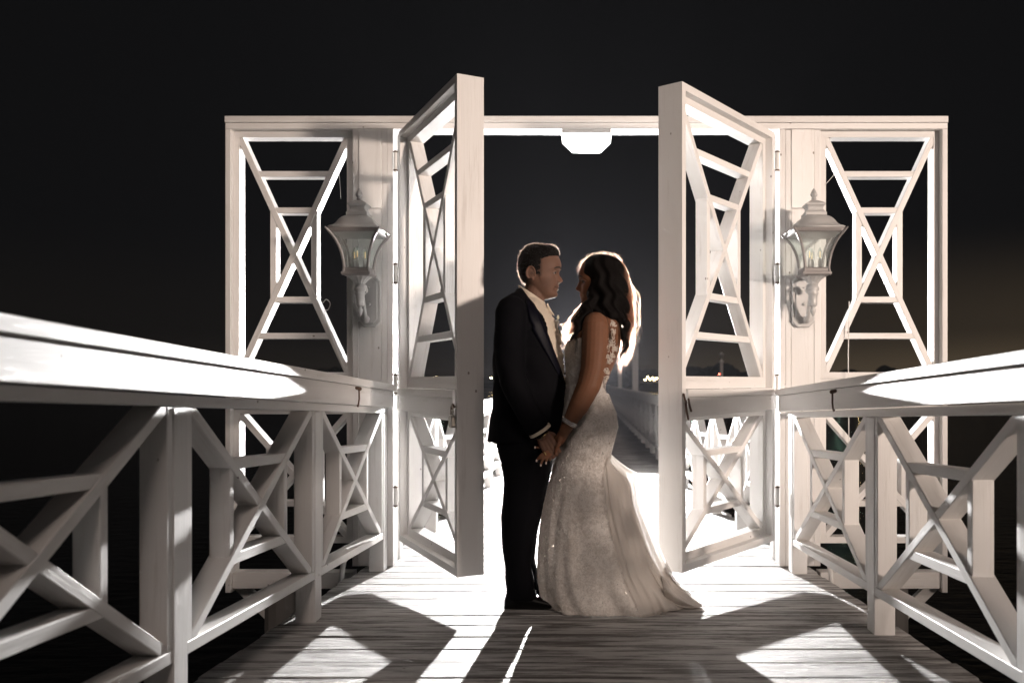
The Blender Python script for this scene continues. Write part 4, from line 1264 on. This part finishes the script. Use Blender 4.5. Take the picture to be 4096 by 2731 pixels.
for s_ in (-1, 1):
    v, f = ellipsoid(bpt(.0665, s_ * .0335, -.018), (.0115, .0112, .0075), 14, 10); e_ = mesh("eye", v, f, EYEW, BR, smooth=True)
    v, f = ellipsoid(bpt(.0752, s_ * .0365, -.019), (.0045, .006, .0055), 10, 8); mesh("iris", v, f, EYEB, e_, smooth=True)
    v, f = tube([bpt(.0955, s_ * .014, .006), bpt(.093, s_ * .026, .011), bpt(.085, s_ * .040, .008), bpt(.078, s_ * .047, .002)], [.0028, .0034, .003, .0015], 8); mesh("eyebrow", v, f, BROW, BR, smooth=True)
    for k in range(6):
        y0 = .022 + .004 * k
        v, f = tube([bpt(.0885 - .0006 * k, s_ * y0, -.0145), bpt(.097 - .0008 * k, s_ * (y0 + .001), -.0135)], [.0008, .0004], 5); mesh("eyelash", v, f, BROW, e_)
for s_ in (-1, 1):
    for nm, q, r_ in (("eyelid", ((.078, .023, -.0155), (.0790, .033, -.0100), (.0745, .043, -.0110), (.064, .050, -.0170)), .0034), ("eyelash", ((.0790, .024, -.0160), (.0800, .033, -.0130), (.0755, .043, -.0140), (.065, .050, -.0190)), .0019)):
        v, f = tube([bpt(a, s_ * b, c) for a, b, c in q], r_, 8); mesh(nm, v, f, LID_W if nm == "eyelid" else BROW, BR, smooth=True)
NAIL = simple("pale_nail", (.75, .62, .56), .2)
for (x, y, d) in ((1239, 1047.5, -.236), (1248, 1057.5, -.234), (1259, 1053.5, -.221), (1234.5, 1020, -.200)):
    v, f = ellipsoid(W(x, y, d), (.0042, .0026, .006), 10, 7); mesh("fingernail", v, f, NAIL, BR, smooth=True)
ring_band(W(1255, 1033, -.222), np.array(W(1254, 1032, -.218)) - W(1246, 1039, -.232), .0085, .0112, .0035, "ring", BRASS, BR)
# crystal bracelet
br_ = []
bc = np.array(W(1310, 965, -.200)); ax = np.array(B_ARM[5]) - np.array(B_ARM[4]); ax /= np.linalg.norm(ax)
u = np.cross(ax, [0, 1, 0]); u /= np.linalg.norm(u); v_ = np.cross(ax, u)
for k in range(30):
    for h in (-.007, 0, .007):
        t = 2 * math.pi * (k + (.5 if h == 0 else 0)) / 30; p = bc + (u * math.cos(t) + v_ * math.sin(t)) * (.0345 + (.0015 if h == 0 else 0)) + ax * h
        br_.append(ellipsoid(p, (.0042, .0042, .0042), 6, 4))
v, f = merge(br_); mesh("bracelet", v, f, DIAMOND, BR)["kind"] = "stuff"

# dress
DR = [  # y, front(left), back(right), half depth, centre shift towards camera
    (770, 1316, 1430, .158, 0), (785, 1303, 1432, .156, 0), (805, 1296, 1428, .147, 0), (830, 1298, 1420, .134, 0), (860, 1299, 1407, .124, 0), (890, 1299, 1394, .122, 0),
    (920, 1296, 1404, .139, 0), (950, 1291, 1416, .156, 0), (980, 1288, 1420, .167, 0), (1010, 1285, 1412, .167, 0), (1040, 1279, 1404, .160, 0), (1060, 1274, 1402, .156, 0),
    (1070, 1271, 1412, .158, 0), (1080, 1268, 1432, .162, .003), (1090, 1265, 1454, .166, .006), (1102, 1262, 1470, .172, .010), (1120, 1257, 1477, .180, .012), (1150, 1250, 1479, .192, .012), (1180, 1244, 1486, .204, .012),
    (1210, 1240, 1496, .216, .010), (1240, 1237, 1507, .228, .006), (1270, 1235, 1519, .238, 0), (1300, 1234, 1532, .248, -.006), (1330, 1236, 1548, .256, -.012), (1355, 1240, 1564, .262, -.016), (1372, 1246, 1580, .266, -.018), (1384, 1252, 1592, .268, -.018), (1390, 1254, 1596, .266, -.018)]
def dress():
    n = 200
    tab = dense(DR[:12], 5) + dense(DR[12:], 4)
    rings = []
    for (y, a, b, hd, cs) in tab[::-1]:
        if y > 1068: b -= min(26, (y - 1068) * .8) * (1 if y < 1330 else max(.3, 1 - (y - 1330) / 70))
        x0, x1 = PXX(a), PXX(b); c = (x0 + x1) / 2; q = (x1 - x0) / 2
        if y > 1065: # mermaid flare: body stays over the legs, train trails to the back
            c = c - q * .10; 
        low = max(0., (y - 1065) / 325.)
        ring = []
        for k in range(n):
            t = 2 * math.pi * k / n; ct, s_ = math.cos(t), math.sin(t)
            sup = .90
            rx = (x1 - c) if ct > 0 else (c - x0)
            fold = low ** 1.1 * (.062 * math.sin(7 * t + 2.6 * low + 1.0) + .050 * math.sin(12 * t - 3.2 * low + .4) + .030 * math.sin(21 * t + 4 * low)) * (1 - .30 * low)
            # pleats that fan out from the bustle point
            fan = .05 * math.sin(9 * (t + 1.5 * (1 - low))) * min(1, low * 3) * max(0, ct) * (1 - .4 * low)
            g = 1 + fold + fan
            x = c + rx * math.copysign(abs(ct) ** sup, ct) * (1 + (g - 1) * (.35 if abs(ct) > .8 else 1))
            yy = YC + cs + .02 * low + hd * math.copysign(abs(s_) ** sup, s_) * g
            z = PZ(y)
            if y > 1372: z = max(z, ramp(yy) + .004)
            # narrow the trailing end of the train
            if ct > 0 and low > .3: yy = YC + .03 + (yy - YC - .03) * (1 - .42 * ct ** 3 * (low - .3) / .7)
            ring.append(np.array([x, yy, z]))
        rings.append(ring)
    return loft(rings, False)
dv, df = dress()
def dcut(p):
    x = 1347 + p[0] * PX; y = 877 - (p[2] - EYE) * PX
    top = interp(x, [(1290, 783), (1340, 779), (1372, 790), (1382, 840), (1391, 903), (1440, 907)])
    return (top - y) / PX
dv, df = trim(dv, df, dcut, 2)
# lay the hem on the planks with a ruffled edge
for i, p in enumerate(dv):
    dv[i] = p + np.array([0, 0, 0]) + .0009 * rng.normal(0, 1, 3)
    fl_ = ramp(dv[i][1]) + .004
    if dv[i][2] < fl_: dv[i][2] = fl_
DRS = mesh("dress", dv, df, DRESS, BR, smooth=True)
# long tail of the train lying on the boards
tl = []
for (x, hz, hd, d) in ((1520, .16, .15, .02), (1545, .10, .13, .0), (1565, .06, .11, -.02), (1582, .035, .085, -.04), (1596, .018, .05, -.05), (1606, .008, .015, -.05)):
    g0 = ramp(YC + d) + .004
    tl.append([np.array([PXX(x) + .01 * math.sin(5 * t), YC + d + hd * math.cos(t) * (1 + .1 * math.sin(7 * t)), g0 + hz * (.5 + .5 * math.sin(t)) * (1 + .12 * math.sin(9 * t))]) for t in np.linspace(0, 2 * math.pi, 60, endpoint=False)])
v, f = loft(tl); mesh("train", v, f, DRESS, BR, smooth=True)
# loose tulle gathered at the bustle and falling over the train
TB = [(1040, 1394, 1404), (1046, 1396, 1409), (1064, 1399, 1430), (1078, 1402, 1450), (1083, 1404, 1462), (1090, 1406, 1470), (1100, 1408, 1474), (1117, 1412, 1475), (1146, 1419, 1475), (1176, 1428, 1483), (1206, 1438, 1495), (1239, 1450, 1510), (1275, 1466, 1525), (1301, 1480, 1539), (1324, 1494, 1553), (1344, 1508, 1566), (1357, 1520, 1585), (1380, 1540, 1607)]
TF = [(1044, 1397, 1404), (1060, 1388, 1400), (1080, 1384, 1426), (1100, 1383, 1438), (1150, 1390, 1446), (1200, 1402, 1460), (1250, 1414, 1478), (1300, 1430, 1498), (1350, 1452, 1533), (1380, 1466, 1548), (1400, 1476, 1560)]
dtree = BVHTree.FromPolygons([Vector(v) for v in dv], df)
for layer, (tab_, dy0, dy1, inset, ph) in enumerate(((TF, -.145, -.215, 0, .6), (TB, -.05, -.07, 2, 0.), (TB, .055, .06, 6, 1.7), (TB, .12, .14, 12, 3.1))):
    V, F = [], []
    ys = np.linspace(tab_[0][0], tab_[-1][0], 50); m = 28
    for y in ys:
        a, b = interp(y, tab_, 1) - (0 if tab_ is TF else 10), interp(y, tab_, 2) - inset
        for j in range(m):
            u_ = j / (m - 1); lw = (y - ys[0]) / (ys[-1] - ys[0])
            x = a + (b - a) * u_; dy = dy0 + (dy1 - dy0) * lw
            yy = YC + dy + .026 * math.sin(8 * u_ + ph + 2 * lw) * (.25 + lw) + .013 * math.sin(21 * u_ + 2 * ph + 5 * lw) * (.3 + lw) - (dy * .8 * u_ ** 3 if tab_ is TB else dy * (.15 + .45 * lw) * (u_ - .3))
            if y < 1130: x += 2.5 * math.sin(u_ * 11 + ph) * (1 - u_)
            if tab_ is TF:
                h = dtree.ray_cast(Vector((PXX(x), YC - 1.2, PZ(y))), Vector((0, 1, 0)))
                if h[0]: last = h[0].y
                fo = .5 + .5 * math.sin(9 * u_ + 2 * lw + .6) + .3 * math.sin(23 * u_ + 5 * lw)
                yy = (last if h[0] else last + .10 * (u_ - .5)) - .006 - .034 * lw * max(0, fo) - (.012 if u_ > .15 else .0)
            V.append((PXX(x), yy, max(PZ(y), ramp(yy) + .005)))
    for i in range(len(ys) - 1):
        for j in range(m - 1): F.append([i * m + j, i * m + j + 1, (i + 1) * m + j + 1, (i + 1) * m + j])
    mesh("tulle_layer", V, F, TULLE, BR, smooth=True)
# sequins scattered over the dress
SEQ = simple("sequin", (.90, .87, .83), .20, .30)
dtree = BVHTree.FromPolygons([Vector(v) for v in dv], df)
V, F = [], []
sr = random.Random(9)
for _ in range(3000):
    y = 790 + 600 * sr.random() ** 1.15; x = sr.uniform(1240, 1560)
    h = dtree.ray_cast(Vector((PXX(x), YC - 1.2, PZ(y))), Vector((0, 1, 0)))
    if not h[0]: continue
    p = np.array(h[0]) + np.array(h[1]) * (.0025 if h[1].y < 0 else -.0025)
    nn = np.array([sr.gauss(0, .38), -1, sr.gauss(0, .38)]); nn /= np.linalg.norm(nn)
    u = np.cross(nn, [0, 0, 1]); u /= np.linalg.norm(u); w_ = np.cross(nn, u); r_ = sr.uniform(.0016, .0034)
    b = len(V)
    for k in range(5):
        a = 2 * math.pi * k / 5; V.append(p + (u * math.cos(a) + w_ * math.sin(a)) * r_)
    V.append(p - np.array([0, .0015, 0]))
    F += [[b + k, b + (k + 1) % 5, b + 5] for k in range(5)]
mesh("sequins", V, F, SEQ, DRS)["kind"] = "stuff"
# lace appliques on the bare back
def lace(outline, name="lace_applique"):
    V, F = [], []
    lr = random.Random(len(outline))
    parts = []
    for (x, y, r_) in outline:
        for _ in range(9):
            a, q = lr.uniform(0, 6.28), lr.uniform(0, 1) ** .5 * r_
            xx, yy = x + q * math.cos(a), y + q * math.sin(a)
            pts = []
            for k in range(5):
                t = k / 4 * 4.2 + a; rr_ = 3.0
                h = btree.ray_cast(Vector((PXX(xx + rr_ * math.cos(t)), YC - 1, PZ(yy + rr_ * math.sin(t) * 1.3))), Vector((0, 1, 0)))
                if h[0]: pts.append(np.array(h[0]) + np.array([0, -.002, 0]))
            if len(pts) > 2: parts.append(tube(pts, .0022, 5))
    v, f = merge(parts); o = mesh(name, v, f, LACE, BR, smooth=True); o["kind"] = "stuff"
lace([(1408, 748, 6), (1407, 765, 6), (1405, 785, 8), (1403, 800, 10), (1401, 815, 10), (1399, 828, 7), (1412, 802, 5)])
lace([(1392, 855, 6), (1395, 868, 4), (1388, 875, 6), (1386, 890, 7), (1389, 902, 7)])

# hair: dark volume, long locks and back-lit strands
HV = [(586, 1368, 1402, .045), (592, 1352, 1416, .072), (600, 1342, 1424, .088), (612, 1338, 1429, .098), (626, 1340, 1433, .104), (645, 1347, 1437, .108), (670, 1348, 1440, .112), (700, 1351, 1442, .118), (720, 1352, 1441, .122), (736, 1354, 1438, .118), (748, 1372, 1430, .080)]
hr = [loft(torso_rings(dense(HV, 5), 0., 48, .9))]
hr.append(tube([W(1358, 690, -.075), W(1346, 722, -.115), W(1333, 744, -.150), W(1322, 765, -.165), W(1318, 785, -.160)], [.030, .026, .022, .014, .006], 12))
hr.append(tube([W(1352, 690, .07), W(1338, 712, .10), W(1322, 738, .12), W(1308, 762, .12)], [.03, .028, .022, .010], 12))
hr.append(tube([W(1424, 700, -.03), W(1434, 745, -.045), W(1435, 790, -.05), W(1428, 830, -.05)], [.035, .022, .012, .004], 12))
v, f = fuse(hr, .006, 3)
v = np.array(v)
for i, p in enumerate(v): v[i] = p + np.array([(.004 + .007 * min(1., max(0., (1.72 - p[2]) * 5))) * math.sin(p[2] * 62 + p[1] * 40), .006 * math.sin(p[0] * 110 + p[2] * 30), 0])
HR = mesh("hair", v, f, HAIR_W, BR, smooth=True)
def lock(path, spread, curl, n, r_=.00045, m=12):
    n = int(n * 1.5)
    P = np.array([W(*p) for p in path])
    tt = np.linspace(0, 1, len(P)); ts = np.linspace(0, 1, m)
    nc = max(5, n // 16)      # hair falls in wavy clumps with gaps between them
    cl = [(rng.normal(0, 1, 3), rng.uniform(0, 6.28), rng.uniform(1.2, 2.4), rng.uniform(.5, 1.9), rng.uniform(.72, 1.)) for _ in range(nc)]
    def gen():
        co, ph, fr_, am, ln = cl[int(rng.integers(nc))]
        stray = rng.random() < .10
        c = np.stack([np.interp(ts * ln * rng.uniform(.9, 1.), tt, P[:, k]) for k in range(3)], 1)
        for _ in range(2): c[1:-1] = (c[:-2] + 2 * c[1:-1] + c[2:]) / 4
        o_ = co * np.array([spread[0], spread[1], spread[0] * .5]) * (1.8 if stray else 1.)
        w_ = ts[:, None] ** 1.1
        ph = ph + rng.normal(0, .25 + .9 * stray)
        c = c + o_ * (.55 + .6 * ts[:, None]) + w_ * curl * np.stack([np.sin(fr_ * 6.28 * ts + ph), np.cos(fr_ * 6.28 * ts + ph * 1.3), .4 * np.sin(fr_ * 9 * ts)], 1) * am * (1.6 if stray else 1.)
        c = c + rng.normal(0, .0022, 3) * (.6 + ts[:, None]) * (3 if stray else 1)
        return c, r_ * rng.uniform(.7, 1.4)
    return strands(n, gen, r_)
sets = [
    lock([(1398, 590, .02), (1430, 605, .03), (1439, 640, .03), (1445, 690, .03), (1443, 740, .02), (1436, 790, .02), (1424, 850, .02)], (.010, .035), .012, 170, m=18),
    lock([(1425, 615, .05), (1436, 650, .06), (1449, 685, .06), (1450, 730, .05), (1442, 780, .05), (1428, 830, .04)], (.011, .03), .013, 190, m=18),
    lock([(1432, 660, .04), (1445, 700, .05), (1446, 750, .05), (1437, 800, .05), (1421, 868, .04)], (.012, .03), .014, 170, m=18),
    lock([(1356, 684, .06), (1342, 708, .09), (1324, 736, .11), (1307, 762, .11), (1295, 788, .10)], (.015, .02), .014, 230, m=18),
    lock([(1385, 586, 0), (1360, 590, .02), (1345, 602, .03), (1336, 622, .035)], (.007, .03), .005, 90, m=10),
    ]
near = [
    lock([(1425, 690, -.04), (1438, 740, -.05), (1438, 790, -.05), (1424, 845, -.05)], (.007, .02), .008, 70, m=14),
    lock([(1350, 700, -.09), (1336, 738, -.145), (1320, 762, -.165), (1316, 790, -.165), (1326, 828, -.16)], (.007, .01), .010, 80, m=14),
    lock([(1385, 720, -.13), (1392, 755, -.165), (1398, 780, -.15), (1412, 795, -.13)], (.003, .004), .005, 30, m=12),
    lock([(1420, 735, -.10), (1430, 790, -.10), (1424, 850, -.07)], (.004, .01), .008, 40, m=12)]
hair_curves("hair_strand", sum(sets, []), HB_W, HR)
hair_curves("dark_lock", sum(near, []), STRAND_D, HR)
def frizz():
    t = rng.uniform(0, 1)
    px, py = [(1345 + t * 80, interp(1345 + t * 80, [(1345, 598), (1365, 588), (1390, 584), (1415, 592), (1425, 600)])), (interp(600 + t * 120, [(600, 1424), (640, 1437), (720, 1444)]), 600 + t * 120), (interp(598 + t * 25, [(598, 1345), (623, 1336)]), 598 + t * 25)][int(rng.choice(3, p=[.5, .35, .15]))]
    p = W(px, py, rng.normal(.01, .03)); d = p - W(1390, 660, .0); d /= np.linalg.norm(d)
    l = rng.uniform(.008, .022); k = rng.normal(0, .5, 3)
    a = np.linspace(0, 1, 7)[:, None]
    return p - d * .004 + d * l * a * .8 + np.array([1, 0, -.4]) * l * .6 * np.sin(a * 3) * rng.choice([-1, 1]) + k * l * .4 * a ** 2, .0005
hair_curves("flyaway_hair", strands(240, frizz, .0004), HB_W, HR)

# ---------------------------------------------------------------- far things
SL_W = emis("shore_lamp_warm", (1.0, .72, .36), 60); SL_G = emis("shore_lamp_green", (.62, 1.0, .80), 60); SL_R = emis("shore_lamp_red", (1.0, .10, .06), 30)
def shore_lamp(px, py, mat, label, Y=296, r_=.20):
    x, z = (px - 1347) / 1990 * Y, EYE - (py - 877) / 1990 * Y
    t = empty("street_lamp", (x, Y, WL), label=label, cat="street lamp", group="lamps on the far shore")
    v, f = ellipsoid((x, Y, z), (r_, r_, r_), 10, 8); mesh("lamp_head", v, f, mat, t, smooth=True)
    v, f = tube([(x, Y + .3, WL - 1), (x, Y + .3, z)], .06, 6, caps=False); mesh("lamp_pole", v, f, LAND, t)
ORD = ("first", "second", "third", "fourth", "fifth", "sixth")
for k, (px, py) in enumerate(((1482, 872), (1488, 866), (1493, 871), (1499, 868), (1503, 872), (1508, 869))): shore_lamp(px, py, SL_W, f"{ORD[k]} from the left in the cluster of warm far lamps behind the bride")
for k, (px, py) in enumerate(((1588, 871), (1594, 869), (1599, 872), (1605, 868), (1609, 872))): shore_lamp(px, py, SL_G if px != 1594 else SL_W, f"{ORD[k]} from the left in the row of far lamps seen through the open right leaf")
shore_lamp(1925, 863, SL_G, "tiny greenish distant lamp seen through the right side panel")
shore_lamp(1972, 863, SL_W, "tiny warm distant lamp seen through the right side panel")
shore_lamp(1001, 866, SL_W, "tiny warm distant lamp seen through the open left leaf")
shore_lamp(1011, 870, SL_G, "tiny greenish distant lamp seen through the open left leaf", r_=.26)
shore_lamp(1128, 868, SL_W, "tiny warm distant lamp beside the groom's back")
shore_lamp(1652, 859, SL_R, "tiny red distant lamp seen through the open right leaf")
# white lamp posts standing beside the far boardwalk
def pier_post(px, D, top, bot, w, label):
    x = (px - 1347) / 1990 * D; z1 = EYE - (top - 877) / 1990 * D
    t = empty("lamp_post", (x, D, WL), label=label, cat="lamp post", group="lamp posts beside the far boardwalk")
    MB().box(x - w, x + w, D - w, D + w, WL - 1, z1, 'z', .01).build("shaft", WHITE, t)
    v, f = square_loft(x, D, [(w * 1.25, z1), (w * 1.25, z1 + w * .5), (w * .3, z1 + w * 2.2), (w * .25, z1 + w * 2.8)]); mesh("cap", v, f, WHITE, t)
    v, f = square_loft(x, D, [(w * .5, z1 + w * 2.8), (w * 1.3, z1 + w * 5.5), (w * .3, z1 + w * 7)]); mesh("lantern_head", v, f, PEWTER, t)
pier_post(1459, 30, 788, 893, .10, "white lamp post beside the far railing, next to the bride's hair")
pier_post(1424, 44, 838, 885, .095, "smaller white lamp post farther along, just right of the bride's waist")
pier_post(1657, 60, 832, 877, .10, "distant pale post seen through the open right leaf")
MB().box(20, 70, 150, 156, WL - .5, 1.3, 'x', 0)
dk = empty("far_dock", (35, 150, WL), label="low pale dock lying on the dark water behind the right railing", cat="dock")
MB().box(8, 60, 150, 153, .9, 1.25, 'x', 0).build("dock_deck", PILE, dk)
for k in range(14):
    v, f = tube([(9 + 3.8 * k, 151, WL - 1), (9 + 3.8 * k, 151, .95)], .2, 8, caps=False); mesh("pile", v, f, PILE, dk)

# thin damp night air, lit by the strobe
hm = bpy.data.materials.new("night_haze"); hm.use_nodes = True
hn = hm.node_tree; hn.nodes.clear()
ho = hn.nodes.new("ShaderNodeOutputMaterial"); hp = hn.nodes.new("ShaderNodeVolumePrincipled")
hp.inputs["Color"].default_value = (.90, .90, 1.0, 1); hp.inputs["Density"].default_value = HAZE; hp.inputs["Anisotropy"].default_value = .62
hn.links.new(hp.outputs[0], ho.inputs["Volume"])
x0, x1, y0, y1, z0, z1 = -905, 905, -62, 905, WL - 5, 14
V = [(x, y, z) for z in (z0, z1) for y in (y0, y1) for x in (x0, x1)]
F = [(0, 2, 3, 1), (4, 5, 7, 6), (0, 1, 5, 4), (2, 6, 7, 3), (0, 4, 6, 2), (1, 3, 7, 5)]
tag(mesh("haze", V, F, hm), "thin damp night air glowing around the light behind the couple", kind="stuff")
